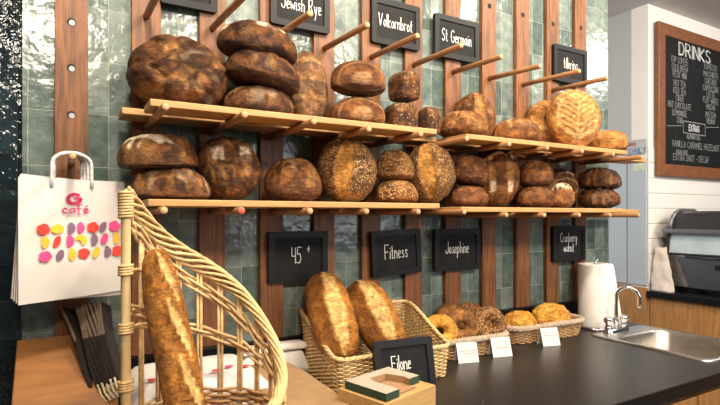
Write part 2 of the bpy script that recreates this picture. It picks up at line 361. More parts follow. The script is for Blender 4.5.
# ------------------------------------------------------------------ pegs
def peg(x, z, tip, label, red=False, r=.0098, droop=0., end=None, group=None, dx=0.):
    t = MB()
    a = Vector((x, -.017, z)); b = Vector((x+dx, tip, z-droop))
    t.tube([a, a.lerp(b, .5), b+Vector((0, .003, 0)), b], [r, r, r, r*.8], 14, capmi=1)
    o = t.build('wooden_peg', [M['dowel'], M['red_end'] if red else M['dowel_end']], None)
    return tag(o, label, 'peg', group)
topl = ['bare peg above the big cracked loaf, first in the top row', 'bare peg above the gap between big cracked loaf and three-loaf stack',
        'bare peg across the Jewish Rye sign', 'bare peg between the Jewish Rye and Volkornbrot signs', 'bare peg crossing below the Volkornbrot sign',
        'bare peg across the St Germain sign, its base by the seeded pan loaves', 'bare peg just right of and below the St Germain sign', 'bare peg above the small scored round loaf, midway between two signs',
        'bare peg running up to the lower edge of the rightmost top sign', 'last bare peg at the right end of the top row']
tips = [-.33, -.335, -.32, -.309, -.30, -.29, -.28, -.285, -.305, -.29]
for k, i in enumerate(range(1, 11)):
    peg(BX[i], 2.026, tips[k], 'wooden ' + topl[k], droop=(.02, .02, .02, .012, .008, .004, .008, .014, .01, .008)[k], group='bare pegs in the top row')
ST, SZ1, SZ2 = .017, 1.733, 1.729
nm = ['first', 'second', 'third', 'fourth', 'fifth', 'sixth', 'seventh', 'eighth', 'ninth', 'tenth', 'eleventh']
for i in range(1, 12):
    zz = (1.733 if i < 7 else 1.729)-ST-.0105
    peg(BX[i], zz, -.345 if i < 4 else -.318, 'wooden peg under the upper bread shelf, %s from left' % nm[i-1], group='pegs under the upper bread shelf')
for i in range(1, 12):
    zz = (1.491 if i < 7 else 1.481)-ST-.0105
    peg(BX[i], zz, -.32 if i < 4 else -.305, ('red-tipped wooden peg' if i == 2 else 'wooden peg') + ' under the lower bread shelf, %s from left' % nm[i-1], red=(i == 2), group='pegs under the lower bread shelf')
pz = at(73, 158, -.19).z
peg(BX[0], pz, -.235, 'wooden peg carrying the white paper bags, left of the shelves', r=.0085)

# ------------------------------------------------------------------ shelves (two slats each)
def shelf(xa, xb, xa2, xb2, z, label):
    e = empty('bread_shelf', ((xa+xb)/2, -.15, z-ST)); tag(e, label, 'shelf', 'slatted bread shelves')
    for (a, b, y0, y1) in ((xa, xb, -.285, -.175), (xa2, xb2, -.145, -.035)):
        s = MB(); s.bbox((a-e.location.x, y0+.15, 0), (b-e.location.x, y1+.15, ST)); s.build('slat', M['pine'], e, smooth=False, bevel=.002)
shelf(at(150, 99, -.285).x, at(437, 131, -.285).x, at(122, 102, -.145).x, 1.16, 1.733, 'pine slat shelf, upper left, under the dark rye loaves and pan loaves')
shelf(at(466, 135, -.285).x, at(627, 148, -.285).x, 1.18, at(647, 154, -.145).x, 1.729, 'pine slat shelf, upper right, under the golden round loaves')
shelf(at(148, 198, -.285).x, at(440, 204, -.285).x, at(146, 198, -.145).x+.02, 1.16, 1.491, 'pine slat shelf, lower left, above the 45+ and Fitness signs')
shelf(at(461, 207, -.285).x, at(623, 209, -.285).x, 1.18, at(639, 213, -.145).x, 1.481, 'pine slat shelf, lower right, above the Josephine sign')

# ------------------------------------------------------------------ BREAD
PAL = {
 'rye':   ((.040, .0145, .006), (.200, .082, .026), (.44, .23, .082)),
 'rye2':  ((.050, .019, .008), (.235, .098, .031), (.52, .275, .095)),
 'brown': ((.095, .034, .010), (.30, .125, .036), (.56, .31, .105)),
 'tan':   ((.16, .062, .016), (.40, .18, .050), (.60, .35, .12)),
 'gold':  ((.27, .098, .016), (.60, .27, .050), (.92, .66, .28)),
 'seed':  ((.10, .042, .014), (.33, .160, .050), (.66, .34, .080)),
 'pale':  ((.36, .15, .032), (.64, .32, .090), (.86, .58, .25)),
 'yellow':((.62, .30, .035), (.82, .52, .11), (.55, .20, .02)),
}
FLOUR = (.86, .77, .63)
def style_fn(style, X, Y, n, sd):
    """returns displacement, score, flour, seed for face coordinates X, Y"""
    d = s = fl = se = 0.
    r = sqrt(X*X+Y*Y); up = sm(-.15, .25, n)
    if style == 'cracked':
        w = .35
        p = Vector((X*1.5+w*nz(X*2, Y*2, sd), Y*1.5+w*nz(X*2, Y*2, sd+9), sd*3.1))
        q = noise.voronoi(p)[0]; e = q[1]-q[0]
        k = (1-sm(.03, .16, e))*up; s = .75*k*sm(-.15, .35, nz(X*2.6, Y*2.6, sd+4)); s = max(s, .5*up*sm(.28, .6, fbm(X*3+sd, Y*3, sd, 3))); d = -.05*k+.045*sm(.1, .4, e)*up*(.5+nz(X*1.5, Y*1.5, sd+8))
        fl = .30*sm(.1, .6, nz(X*3, Y*3, sd+2))*up
    elif style == 'rough':
        q = fbm(X*2.4+sd, Y*2.4, sd*1.7, 3)
        v = noise.voronoi(Vector((X*1.3+.5*nz(X*2, Y*2, sd), Y*2.6+.5*nz(X*2, Y*2, sd+5), sd*2.3)))[0]; e = 1-sm(.02, .13, v[1]-v[0])
        s = max(.55*sm(.25, .6, q), .75*e*sm(-.1, .3, nz(X*1.7, Y*1.7, sd+3)))*up; d = .03*q*up-.045*e*up; fl = .22*sm(.25, .55, nz(X*4, Y*2, sd))*up
    elif style == 'floury':
        q = fbm(X*2.4+sd, Y*2.4, sd*1.7, 3); d = .02*q*up; s = .35*sm(.2, .6, q)*up
        fl = 1.*sm(.5, .72, n+.5*nz(X*5, Y*5, sd))*sm(.15, .45, nz(X*2, Y*2, sd+7)+.5)
    elif style == 'marks':
        p = Vector((X*1.7, Y*1.7, sd)); q = noise.voronoi(p)[0]; e = q[1]-q[0]
        k = (1-sm(.03, .16, e))*up; s = .6*k*sm(-.2, .3, nz(X*2, Y*2, sd+6)); d = -.05*k+.03*nz(X*3, Y*3, sd+1)*up
        for cx in (-.42, .42):
            bx = max(abs(X-cx)/.19, abs(Y-.28)/.24); k = 1-sm(.85, 1.05, bx)
            d -= .035*k; fl = max(fl, k*(.95 if Y > .18+.25*cx+.10*nz(X*6, Y*6, sd) else .15))
    elif style == 'slash':
        c = .12*sin(Y*1.6+sd); w = .34*(1-Y*Y*.9)
        k = (1-sm(w*.8, w, abs(X-c))) if w > .04 else 0
        rim = math.exp(-((abs(X-c)-w)/.07)**2) if w > .04 else 0
        s = .9*k*up; d = -.035*k*up+.05*rim*up*(1 if X > c else .5)
        se = .9*(1-k)*sm(-.6, .0, n)+.06*k
    elif style == 'slash_plain':
        c = .1*sin(Y*1.4+sd); w = .26*(1-Y*Y*.95)
        k = (1-sm(w*.75, w, abs(X-c))) if w > .04 else 0
        rim = math.exp(-((abs(X-c)-w)/.08)**2) if w > .04 else 0
        s = (.75*k+.3*rim)*up; d = -.05*k*up+.06*rim*up; fl = .15*sm(.2, .6, nz(X*4, Y*4, sd))*up
    elif style == 'ears':
        for j in (-1, 0, 1):
            c = .5*j+.35*Y; w = .16*(1-min(1, Y*Y))
            k = (1-sm(w*.6, w+.001, abs(X-c))); s = max(s, .7*k*up); d -= .04*k*up
    elif style == 'double':
        for j, wv in ((-.4, .17), (.38, .2)):
            c = j*(1-.15*Y*Y); w = wv*(1-Y*Y)
            k = (1-sm(w*.7, w+.001, abs(X-c))); s = max(s, .5*k*up); d -= .05*k*up
            fl = max(fl, .95*(1-sm(.7, 1., max(abs(X-c)/.13, abs(Y+.45)/.2))))
    elif style == 'rings':
        q = sin(16*sqrt(X*X*.35+Y*Y*1.6+.02)+1.5*nz(X, Y, sd)); s = .55*sm(.55, 1, q)*sm(-.5, .1, n); d = .010*q; fl = .10*sm(.5, 1, q)
    elif style == 'bands':
        q = sin(Y*13+.6*nz(X*2, Y*2, sd)); q2 = sin(X*11+.6*nz(X*2, Y*2, sd+3)); s = .75*max(sm(.6, 1, q), .35*sm(.8, 1, q2))*up; d = -.012*s; fl = .1
    elif style == 'leaf':
        k = 1-sm(.0, .035, abs(X-.15*Y)) if abs(Y) < .8 else 0
        for j in range(-4, 5):
            yy = j*.19+abs(X)*.6; k = max(k, (1-sm(.015, .05, abs(Y-yy)))*(1 if abs(X) < .7 else 0))
        for ra in (.72,):
            k = max(k, .8*(1-sm(.02, .06, abs(r-ra))))
        s = .8*k*up; d = -.02*k*up; fl = .12*sm(0, .5, nz(X*3, Y*3, sd))*up
    elif style == 'line':
        k = 1-sm(.0, .07, abs(Y-.25*sin(X*1.3))) if abs(X) < .8 else 0
        s = .6*k*up; d = -.03*k*up+.02*sm(.07, .2, abs(Y))*up
    elif style == 'knobbly':
        q = fbm(X*3.5+sd, Y*3.5, sd, 3); q = fbm(X*5.5+sd, Y*5.5, sd, 3); d = .075*q; s = .5*sm(.3, .7, q); fl = .12*sm(.2, .6, nz(X*5, Y*5, sd))
    elif style == 'seeded':
        se = .8*sm(-.6, .0, n); q = fbm(X*2+sd, Y*2, sd, 2); d = .03*q; s = .5*sm(.1, .5, q)*up
    elif style == 'foc':
        q = nz(X*3.2+sd, Y*3.2, sd*2); d = .08*q*up; s = sm(.15, .5, fbm(X*4+sd, Y*4, sd+5, 2))*.8*up
    elif style == 'scored':
        for j in (-1, 0, 1):
            c = .42*j; k = 1-sm(.03, .1, abs(X-c-.2*Y)) if abs(Y) < .75 else 0
            s = max(s, .75*k*up); d -= .03*k*up
        fl = .3*sm(.1, .5, nz(X*3, Y*3, sd))*up*sm(.3, .8, n)
    return d, s, fl, se
def loaf_mesh(A, B, H, style, pal, sd, upright=False, base=.42, ex=.72, nl=84, nt=52, lump=.05, amp=None):
    mb = MB(); mb.col = []; mb.seed = []
    c0, c1, c2 = PAL[pal]; pts = []
    amp = amp or min(A, B)
    hu = H/(1+base); hb = hu*base
    for j in range(nt+1):
        lat = -pi/2+pi*j/nt
        cl = max(0., cos(lat))**ex; sl = sin(lat); sn = (abs(sl)**(.9 if sl > 0 else .75))*(1 if sl > 0 else -1)
        for i in range(nl):
            lo = 2*pi*i/nl; X, Y = cos(lo)*cl, sin(lo)*cl
            if style == 'line': Y *= 1-.3*X*X
            d, s, fl, se = style_fn(style, X, Y, sl, sd)
            g = 1+lump*nz(X*1.3+sd*5, Y*1.3, sl*1.3+sd)+lump*.45*nz(X*3.1+sd, Y*3.1, sl*3+sd*2)
            x, y, z = A*X*g, B*Y*g, (hu if sl > 0 else hb)*sn*(1+.6*(g-1))
            nv = Vector((X/A, Y/B, sn/(hu if sl > 0 else hb)))
            if nv.length > 0: nv.normalize()
            p = Vector((x, y, z))+nv*(d*1.15+.022*fbm(X*5+sd, Y*5, sl*5, 2))*amp
            pts.append(p)
            t = sm(-.35, .45, fbm(X*2.3+sd*2, Y*2.3, sl*2.3+sd, 4))
            c = mixc(c0, c1, t*.85+.1)
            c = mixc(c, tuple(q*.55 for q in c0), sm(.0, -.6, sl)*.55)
            c = mixc(c, c2, min(1, s)); c = mixc(c, FLOUR, min(1, fl))
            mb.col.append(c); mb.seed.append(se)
    if upright: pts = [Vector((p.x, -p.z, p.y)) for p in pts]
    zm = min(p.z for p in pts); pts = [p-Vector((0, 0, zm)) for p in pts]
    fs = [(j*nl+i, j*nl+(i+1) % nl, (j+1)*nl+(i+1) % nl, (j+1)*nl+i) for j in range(nt) for i in range(nl)]
    mb.add(pts, fs)
    return mb
SD = [0]
def bread(box, y, label, style, pal, group, up=False, yaw=None, ratio=.8, T=.12, lean=.2, roll=0., zb=None, base=None, ex=None, lump=.06, name='bread_loaf', cat='bread', hs=1., pitch=0.):
    SD[0] += 1; sd = SD[0]*1.37
    base = base or (.42 if up else .5); ex = ex or (.74 if up else .86)
    u0, u1, v0, v1 = box; u = (u0+u1)/2; w = dep(u, y-(.03 if up else .02))
    aw = (u1-u0)/2*w/F*(1. if up else .97); hh = (v1-v0)*w/F*hs
    d = ray(u, 0); va = math.atan2(d[0], d[1])          # view direction away from the wall normal
    if yaw is None: yaw = -.3 if up else 0.
    ph = va+yaw
    if up:
        q = aw*aw-(T*.45*sin(ph))**2; A = sqrt(max(q, (aw*.6)**2))/max(.5, abs(cos(ph)))
        Hh = (hh-.22*T*sin(lean))/cos(lean); mb = loaf_mesh(A, Hh/2, T, style, pal, sd, True, base, ex, lump=lump)
    else:
        A = aw/sqrt(cos(ph)**2+(ratio*sin(ph))**2); mb = loaf_mesh(A, A*ratio, hh, style, pal, sd, False, base, ex, lump=lump)
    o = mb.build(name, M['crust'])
    z = zb if zb is not None else at(u, v1, y).z
    o.rotation_euler = (-lean if up else pitch, roll, yaw)
    p = at(u, 200, y-(.035 if up else .0)); off = 0.
    if up: off = sin(lean)*(hh/2)
    o.location = (p.x, y-off, z)
    if up or roll or pitch:
        R = o.rotation_euler.to_matrix(); zmin = min((R @ v.co).z for v in o.data.vertices)
        o.location.z = z-zmin
        ym = max((R @ v.co).y for v in o.data.vertices); o.location.y = min(o.location.y, -.024-ym)
    tag(o, label, cat, group)
    return o
Z1, Z2, Z3, Z4 = 1.7335, 1.7295, 1.4915, 1.4815
gu, gl = 'loaves on the upper shelf', 'loaves on the lower shelf'
# upper shelf, left board
bread((133, 228, 26, 102), -.10, 'very large dark crackled round loaf standing at the left end of the upper shelf', 'cracked', 'rye2', gu, up=True, T=.15, lean=.16, zb=Z1, lump=.07, yaw=-.15, ex=.62)
bread((224, 296, 81, 113), -.16, 'dark oval loaf at the bottom of the three-loaf stack on the upper shelf', 'rough', 'rye', gu, ratio=.75, zb=Z1, yaw=.1)
bread((222, 301, 54, 92), -.16, 'dark oval loaf in the middle of the three-loaf stack on the upper shelf', 'rough', 'rye', gu, ratio=.75, yaw=.25, roll=.14)
bread((216, 299, 25, 63), -.16, 'floury-topped dark oval loaf on top of the three-loaf stack on the upper shelf', 'floury', 'rye', gu, ratio=.75, yaw=0., roll=.08)
bread((287, 331, 38, 117), -.07, 'tall upright brown loaf with crosswise score lines, right of the three-loaf stack', 'bands', 'brown', gu, up=True, T=.10, lean=.12, zb=Z1, ex=.6)
bread((330, 387, 93, 124), -.16, 'ring-ridged brown oval loaf, the bottom one of a pair beside the pan loaves', 'rings', 'brown', gu, ratio=.7, zb=Z1, yaw=-.2, lump=.03)
bread((329, 388, 62, 96), -.16, 'ring-ridged brown oval loaf, the top one of a pair beside the pan loaves', 'rings', 'brown', gu, ratio=.7, yaw=-.25, lump=.03)
# upper shelf, right board
bread((458, 497, 83, 136), -.06, 'upright split brown loaf leaning on the wall behind a low round loaf, upper shelf', 'slash_plain', 'brown', gu, up=True, T=.10, lean=.18, zb=Z2)
bread((437, 488, 108, 136), -.18, 'low round brown loaf lying in front of an upright split loaf, upper shelf', 'rough', 'tan', gu, ratio=.9, zb=Z2)
bread((491, 542, 114, 141), -.15, 'small round brown loaf with scored floury top alone in mid upper right shelf', 'scored', 'tan', gu, ratio=.85, zb=Z2, yaw=-.3)
bread((529, 572, 92, 144), -.05, 'pale golden upright round loaf, half hidden behind the leaf-scored one', 'rough', 'pale', gu, up=True, T=.075, lean=.1, zb=Z2)
bread((553, 603, 86, 147), -.19, 'large golden upright round loaf with leaf-like score lines, upper shelf', 'leaf', 'pale', gu, up=True, T=.085, lean=.16, zb=Z2, yaw=-.5)
bread((586, 628, 127, 151), -.15, 'low golden loaf at the right end of the upper shelf', 'line', 'pale', gu, ratio=.8, zb=Z2)
# lower shelf, left board
bread((131, 210, 167, 200), -.16, 'dark half-moon loaf under the floury one at the left end of the lower shelf', 'rough', 'rye2', gl, ratio=.75, zb=Z3, base=.2, ex=.6)
bread((121, 199, 136, 171), -.16, 'floury-topped dark loaf on top of another at the left end of the lower shelf', 'floury', 'rye2', gl, ratio=.75, yaw=.1, base=.15, ex=.6, roll=-.05)
bread((199, 263, 133, 200), -.12, 'round upright dark loaf with two floury square marks, lower shelf', 'marks', 'rye2', gl, up=True, T=.13, lean=.16, zb=Z3, yaw=-.15)
bread((264, 323, 157, 202), -.15, 'dark glossy-topped oval loaf right of the loaf with two floury marks', 'rough', 'brown', gl, ratio=.8, zb=Z3)
bread((319, 379, 136, 203), -.13, 'large seeded upright loaf with broad golden split, left of the two small seeded loaves', 'slash', 'seed', gl, up=True, T=.13, lean=.16, zb=Z3, yaw=-.5)
bread((374, 419, 179, 204), -.16, 'small seeded golden loaf, the lower one of a stacked pair', 'seeded', 'tan', gl, ratio=.75, zb=Z3, base=.3)
bread((375, 415, 150, 181), -.16, 'small seeded golden loaf, the upper one of a stacked pair', 'seeded', 'tan', gl, ratio=.75, base=.3)
bread((407, 458, 142, 204), -.13, 'large seeded upright loaf with off-centre golden split, right of the two small seeded loaves', 'slash', 'seed', gl, up=True, T=.13, lean=.16, zb=Z3, yaw=-.7)
# lower shelf, right board
bread((447, 490, 185, 207), -.16, 'pointed brown loaf, the lower of two right of a seeded upright loaf', 'line', 'brown', gl, ratio=.7, zb=Z4, yaw=.3)
bread((449, 490, 156, 187), -.16, 'pointed brown loaf, the upper of two right of a seeded upright loaf', 'line', 'brown', gl, ratio=.7, yaw=.35, roll=.12)
bread((477, 522, 149, 208), -.10, 'upright brown oval loaf with two long splits and white floury patches', 'double', 'brown', gl, up=True, T=.12, lean=.2, zb=Z4, yaw=-.45)
bread((549, 579, 167, 208), -.05, 'dark round upright loaf with swirled crust behind a small floury one, lower shelf', 'rings', 'rye2', gl, up=True, T=.08, lean=.1, zb=Z4)
bread((515, 556, 185, 209), -.16, 'brown oval loaf under a pointed one, right of the loaf with white patches', 'line', 'brown', gl, ratio=.7, zb=Z4, yaw=.2)
bread((516, 554, 161, 188), -.16, 'pointed smooth brown loaf on top, right of the loaf with white patches', 'line', 'brown', gl, ratio=.7, yaw=.35)
bread((549, 574, 183, 209), -.20, 'small floury knobbly loaf in front of the dark swirled round loaf', 'floury', 'tan', gl, ratio=.7, zb=Z4)
bread((579, 619, 189, 210), -.14, 'dark knobbly loaf, bottom one of the pair ending the lower shelf', 'knobbly', 'rye2', gl, ratio=.75, zb=Z4)
bread((580, 620, 169, 191), -.14, 'dark knobbly loaf, top one of the pair ending the lower shelf', 'knobbly', 'rye', gl, ratio=.75, lump=.09)

# seeded pan loaves
def pan_loaf(box, y, label, yaw, zb=None, D=.10, top_seed=.6):
    SD[0] += 1; sd = SD[0]*1.37
    u0, u1, v0, v1 = box; u = (u0+u1)/2; w = dep(u, y); d = ray(u, 0); va = math.atan2(d[0], d[1])+yaw
    aw = (u1-u0)*w/F; H = (v1-v0)*w/F
    W = max(.06, (aw-D*abs(sin(va)))/cos(va))
    mb = MB(); mb.col = []; mb.seed = []; c0, c1, c2 = PAL['rye2']; nt, nl = 34, 64; pts = []
    for j in range(nt+1):
        lat = -pi/2+pi*j/nt; cl = max(0., cos(lat))**.3; sl = sin(lat); sn = abs(sl)**.5*(1 if sl > 0 else -1)
        for i in range(nl):
            lo = 2*pi*i/nl; X = abs(cos(lo))**.35*(1 if cos(lo) > 0 else -1)*cl; Y = abs(sin(lo))**.35*(1 if sin(lo) > 0 else -1)*cl
            dome = .12*(1-X*X)*(1-Y*Y) if sl > 0 else 0
            pts.append(Vector((X*W/2*(1+.03*nz(X, Y, sn+sd)), Y*D/2, (sn*.44+.44+dome+.03*nz(X*2+sd, Y*2, sd))*H)))
            topm = sm(.6, .95, sn)
            c = mixc(c0, c1, sm(-.3, .5, fbm(X*2+sd, Y*2, sn*2, 3))); c = mixc(c, c2, .35*(1-topm)*sm(.2, .9, sn+.3*nz(X*3, Y*3, sn*3+sd)))
            mb.col.append(c); mb.seed.append(top_seed*topm+.12)
    fs = [(j*nl+i, j*nl+(i+1) % nl, (j+1)*nl+(i+1) % nl, (j+1)*nl+i) for j in range(nt) for i in range(nl)]
    zm = min(p.z for p in pts); mb.add([p-Vector((0, 0, zm)) for p in pts], fs)
    o = mb.build('pan_loaf', M['crust']); p = at(u, 200, y); o.location = (p.x, y, zb if zb is not None else at(u, v1, y).z); o.rotation_euler = (0, 0, yaw)
    tag(o, label, 'bread', 'square seeded pan loaves')
pan_loaf((381, 420, 99, 129), -.15, 'square seeded pan loaf at left of the two in the lower row, upper shelf', -.1, Z1)
pan_loaf((416, 441, 101, 130), -.15, 'square seeded pan loaf at right of the two in the lower row, upper shelf', -.1, Z1, D=.09)
pan_loaf((386, 422, 72, 102), -.15, 'square seed-topped pan loaf stacked on the other two', .05, None, D=.10)

# ------------------------------------------------------------------ chalk signs
def sign(cu, cz, w, h, text, label, y=-.0285, roll=0., ts=.05, lines=None, xs=.62, u0=None, u1=None, at_loc=None, rot=None, hook=True, tdx=0.):
    if u0 is not None:
        x0, x1 = at(u0, 200, y).x, at(u1, 200, y).x; w = x1-x0; cx = (x0+x1)/2
    loc = at_loc or (cx, y, cz)
    e = empty('chalkboard_sign', loc); e.rotation_euler = rot or (0, roll, 0); tag(e, label, 'sign', 'small chalkboard bread signs')
    f = MB(); b = .021; t = .016
    def rr(W, H, r, n=5):
        out = []
        for (sx, sy, a0) in ((1, 1, 0), (-1, 1, pi/2), (-1, -1, pi), (1, -1, 1.5*pi)):
            for k in range(n): a = a0+k*(pi/2)/(n-1); out.append((sx*(W/2-r)+r*cos(a), sy*(H/2-r)+r*sin(a)))
        return out
    o_, i_ = rr(w, h, .008), rr(w-2*b, h-2*b, .003); n = len(o_)
    vs = [(p[0], -t/2, p[1]) for p in o_]+[(p[0]*.999, -t/2, p[1]) for p in i_]+[(p[0], t/2, p[1]) for p in o_]+[(p[0], -t/2+.006, p[1]) for p in i_]
    fs = []
    for k in range(n):
        k2 = (k+1) % n
        fs += [(k, k2, n+k2, n+k), (k, 2*n+k, 2*n+k2, k2), (n+k, n+k2, 3*n+k2, 3*n+k)]
    fs.append(tuple(range(2*n, 3*n)))
    f.add(vs, fs); f.build('frame', M['black'], e, smooth=False, fixn=True)
    p = MB(); p.bbox((-w/2+b-.001, -t/2+.005, -h/2+b-.001), (w/2-b+.001, -t/2+.008, h/2-b+.001)); p.build('panel', M['slate'], e, smooth=False)
    l = MB()
    for (tx, dx, dz, s) in (lines or []):
        W = tw(tx, xs)*s; xx = xs if W < w*.82 else xs*w*.82/W
        write(l, tx, (dx+tdx, -t/2+.0042, dz), (1, 0, 0), (0, 0, 1), s, .0026, xx)
    if lines: l.build('lettering', M['chalk'], e, smooth=False)
    if hook:
        k = MB(); k.tube([(0, .0, h/2-.002), (0, -.006, h/2+.006), (0, -.004, h/2+.013), (0, .002, h/2+.015)], .0018, 6); k.build('hook', M['chrome'], e)
    return e
ZT, ZL, H = 2.156, 1.316, .166
sign(0, ZT-.004, 0, H, '', 'black chalk sign at upper left cut by the top edge, writing out of view', u0=160, u1=217, lines=[])
sign(0, ZT, 0, H, '', 'black chalk sign reading Jewish Rye, above the dark rye stack', u0=270, u1=329, lines=[('Jewish Rye', .005, -.025, .047)])
sign(0, ZT+.004, 0, H, '', 'black chalk sign reading Volkornbrot, above the ring-ridged loaves', u0=371, u1=419, lines=[('Volkornbrot', 0, -.018, .047)])
sign(0, ZT, 0, H, '', 'black chalk sign reading St Germain, above the pan loaves', u0=434, u1=478, lines=[('St Germain', 0, -.018, .049)])
sign(0, ZT-.004, 0, H, '', 'black chalk sign nearest the grey wall in the top row, above the leaf-scored loaf', u0=553, u1=586, lines=[('tillerina', .003, -.018, .05)])
sign(0, ZL, 0, H, '', 'black chalk sign reading 45+, under the lower shelf', u0=268, u1=327, lines=[('45', -.006, -.022, .052), ('+', .035, -.018, .052)], y=-.031)
sign(0, ZL, 0, H, '', 'black chalk sign reading Fitness, tilted, under the lower shelf', u0=371, u1=420, lines=[('Fitness', 0, -.022, .052)], roll=-.05, y=-.034)
sign(0, ZL, 0, H, '', 'black chalk sign reading Josephine, under the lower shelf', u0=434, u1=479, lines=[('Josephine', 0, -.014, .046)])
sign(0, ZL+.006, 0, H, '', 'black chalk sign reading Cranberry walnut, left of the paper towels', u0=552, u1=584, lines=[('Cranberry', 0, .008, .042), ('walnut', 0, -.038, .042)])

# ------------------------------------------------------------------ worktop, cabinets, sink
CZ = .94
SX0, SX1, SY0, SY1 = 1.955, 2.30, -.655, -.245        # bowl rim hole
def ring_slab(m, X0, X1, Y0, Y1, x0, x1, y0, y1, za, zb):
    for z, fl in ((zb, 0), (za, 1)):
        o = [(X0, Y0, z), (X1, Y0, z), (X1, Y1, z), (X0, Y1, z)]; i = [(x0, y0, z), (x1, y0, z), (x1, y1, z), (x0, y1, z)]
        fs = [(k, (k+1) % 4, 4+(k+1) % 4, 4+k) for k in range(4)]
        m.add(o+i, [tuple(reversed(f)) for f in fs] if fl else fs)
    for (r, inn) in (((X0, X1, Y0, Y1), 0), ((x0, x1, y0, y1), 1)):
        q = [(r[0], r[2]), (r[1], r[2]), (r[1], r[3]), (r[0], r[3])]
        for k in range(4):
            a, b = q[k], q[(k+1) % 4]; m.add([(*a, za), (*b, za), (*b, zb), (*a, zb)], [(0, 1, 2, 3)])
m = MB(); ring_slab(m, -.9, 2.35, -.748, -.0005, SX0, SX1, SY0, SY1, CZ-.038, CZ)
o = m.build('worktop', M['counter'], smooth=False, fixn=True); tag(o, 'long black laminate worktop along the tiled wall', 'worktop')
m = MB(); m.bbox((-.9, -.7515, CZ-.04), (2.352, -.7482, CZ-.001)); m.build('edge_strip', M['counter_edge'], o, smooth=False)
e = empty('base_cabinet', (.7, -.4, 0)); tag(e, 'oak base cabinet with doors under the black worktop', 'cabinet')
m = MB(); cx = .7
for (a, b) in (((-.9, -.705, .1), (2.33, -.685, .902)), ((2.31, -.685, .1), (2.33, -.03, .902)), ((-.9, -.685, .1), (-.88, -.03, .902)), ((-.9, -.05, .1), (2.31, -.03, .902)), ((-.85, -.63, 0), (2.3, -.61, .1))):
    m.bbox((a[0]-cx, a[1]+.4, a[2]), (b[0]-cx, b[1]+.4, b[2]))
m.build('carcass', M['oak'], e, smooth=False)
x = -.88
gapx = onz(705, 395, .86).x
while x < 2.3:
    w = .44; xa, xb = x, min(2.325, x+w)
    d = MB(); d.bbox((xa+.004-cx, -.725+.4, .13), (xb-.004-cx, -.706+.4, .872))
    dd = d.build('door', M['oak'], e, smooth=False, bevel=.003)
    h = MB(); h.tube([(xb-.05-cx, -.325, .68), (xb-.05-cx, -.35, .69), (xb-.05-cx, -.35, .78), (xb-.05-cx, -.325, .79)], .005, 8); h.build('handle', M['steel'], dd)
    x += w
# sink
def rrect(x0, x1, y0, y1, r, z, n=6):
    out = []
    for (cxx, cyy, a0) in ((x1-r, y1-r, 0), (x0+r, y1-r, pi/2), (x0+r, y0+r, pi), (x1-r, y0+r, 1.5*pi)):
        for k in range(n): a = a0+k*(pi/2)/(n-1); out.append((cxx+r*cos(a), cyy+r*sin(a), z))
    return out
s = empty('sink', ((SX0+SX1)/2, (SY0+SY1)/2, CZ)); tag(s, 'small stainless steel drop-in sink at the end of the worktop', 'sink')
def rel(pts, o): return [(p[0]-o.location.x, p[1]-o.location.y, p[2]-o.location.z) for p in pts]
def loft(m, loops, mi=0, capend=True):
    n = len(loops[0])
    m.add([p for l in loops for p in l], [(i*n+j, i*n+(j+1) % n, (i+1)*n+(j+1) % n, (i+1)*n+j) for i in range(len(loops)-1) for j in range(n)]+([tuple((len(loops)-1)*n+j for j in range(n))] if capend else []), mi)
m = MB(); B0 = (SX0+.012, SX1-.012, SY0+.012, SY1-.055)
loft(m, [rel(rrect(1.935, 2.322, -.675, -.2, .03, CZ+.0008), s), rel(rrect(1.937, 2.320, -.673, -.202, .03, CZ+.005), s), rel(rrect(1.955, 2.302, -.655, -.218, .028, CZ+.0055), s),
         rel(rrect(B0[0]-.008, B0[1]+.008, B0[2]-.008, B0[3]+.008, .06, CZ+.004), s)], capend=False)
m.build('rim', M['steel'], s, fixn=True)
m = MB()
loft(m, [rel(rrect(B0[0]-.008, B0[1]+.008, B0[2]-.008, B0[3]+.008, .06, CZ+.004), s), rel(rrect(B0[0], B0[1], B0[2], B0[3], .06, CZ-.005), s), rel(rrect(B0[0]+.006, B0[1]-.006, B0[2]+.006, B0[3]-.006, .06, CZ-.10), s),
         rel(rrect(B0[0]+.03, B0[1]-.03, B0[2]+.03, B0[3]-.03, .05, CZ-.14), s)])
m.build('bowl', M['basin'], s)
m = MB(); m.lathe([(.0, .003), (.018, .003), (.03, .001), (.032, 0)], 20, (0, 0, -.1395)); m.build('drain', M['chrome'], s)
# faucet: gooseneck, two cross handles
fx, fy = 2.085, -.228
f = empty('faucet', (fx, fy, CZ+.0058)); tag(f, 'chrome gooseneck bar faucet with two handles on the sink deck', 'faucet')
m = MB(); loft(m, [rrect(-.075, .075, -.024, .024, .022, 0), rrect(-.072, .072, -.022, .022, .02, .014), rrect(-.06, .06, -.012, .012, .011, .02)]); m.build('base_plate', M['chrome'], f)
m = MB(); P = [(0, 0, .018), (0, 0, .06), (0, 0, .12), (0, -.002, .15)]
sd_ = Vector((.55, -.83, 0))
P += [tuple(sd_*(.045-.045*cos(a))+Vector((0, 0, .15+.045*sin(a)))) for a in [pi*k/12 for k in range(1, 13)]]
P += [tuple(sd_*.09+Vector((0, 0, .125))), tuple(sd_*.09+Vector((0, 0, .11)))]
m.tube(P, [.011, .0095]+[.0075]*(len(P)-3)+[.0085], 12); m.build('spout', M['chrome'], f)
for sx in (-.052, .052):
    m = MB(); m.lathe([(.0, .018), (.016, .018), (.013, .032), (.012, .04), (.02, .046), (.022, .058), (.018, .066), (.0, .07)], 14, (sx, 0, 0)); m.build('handle', M['chrome'], f)
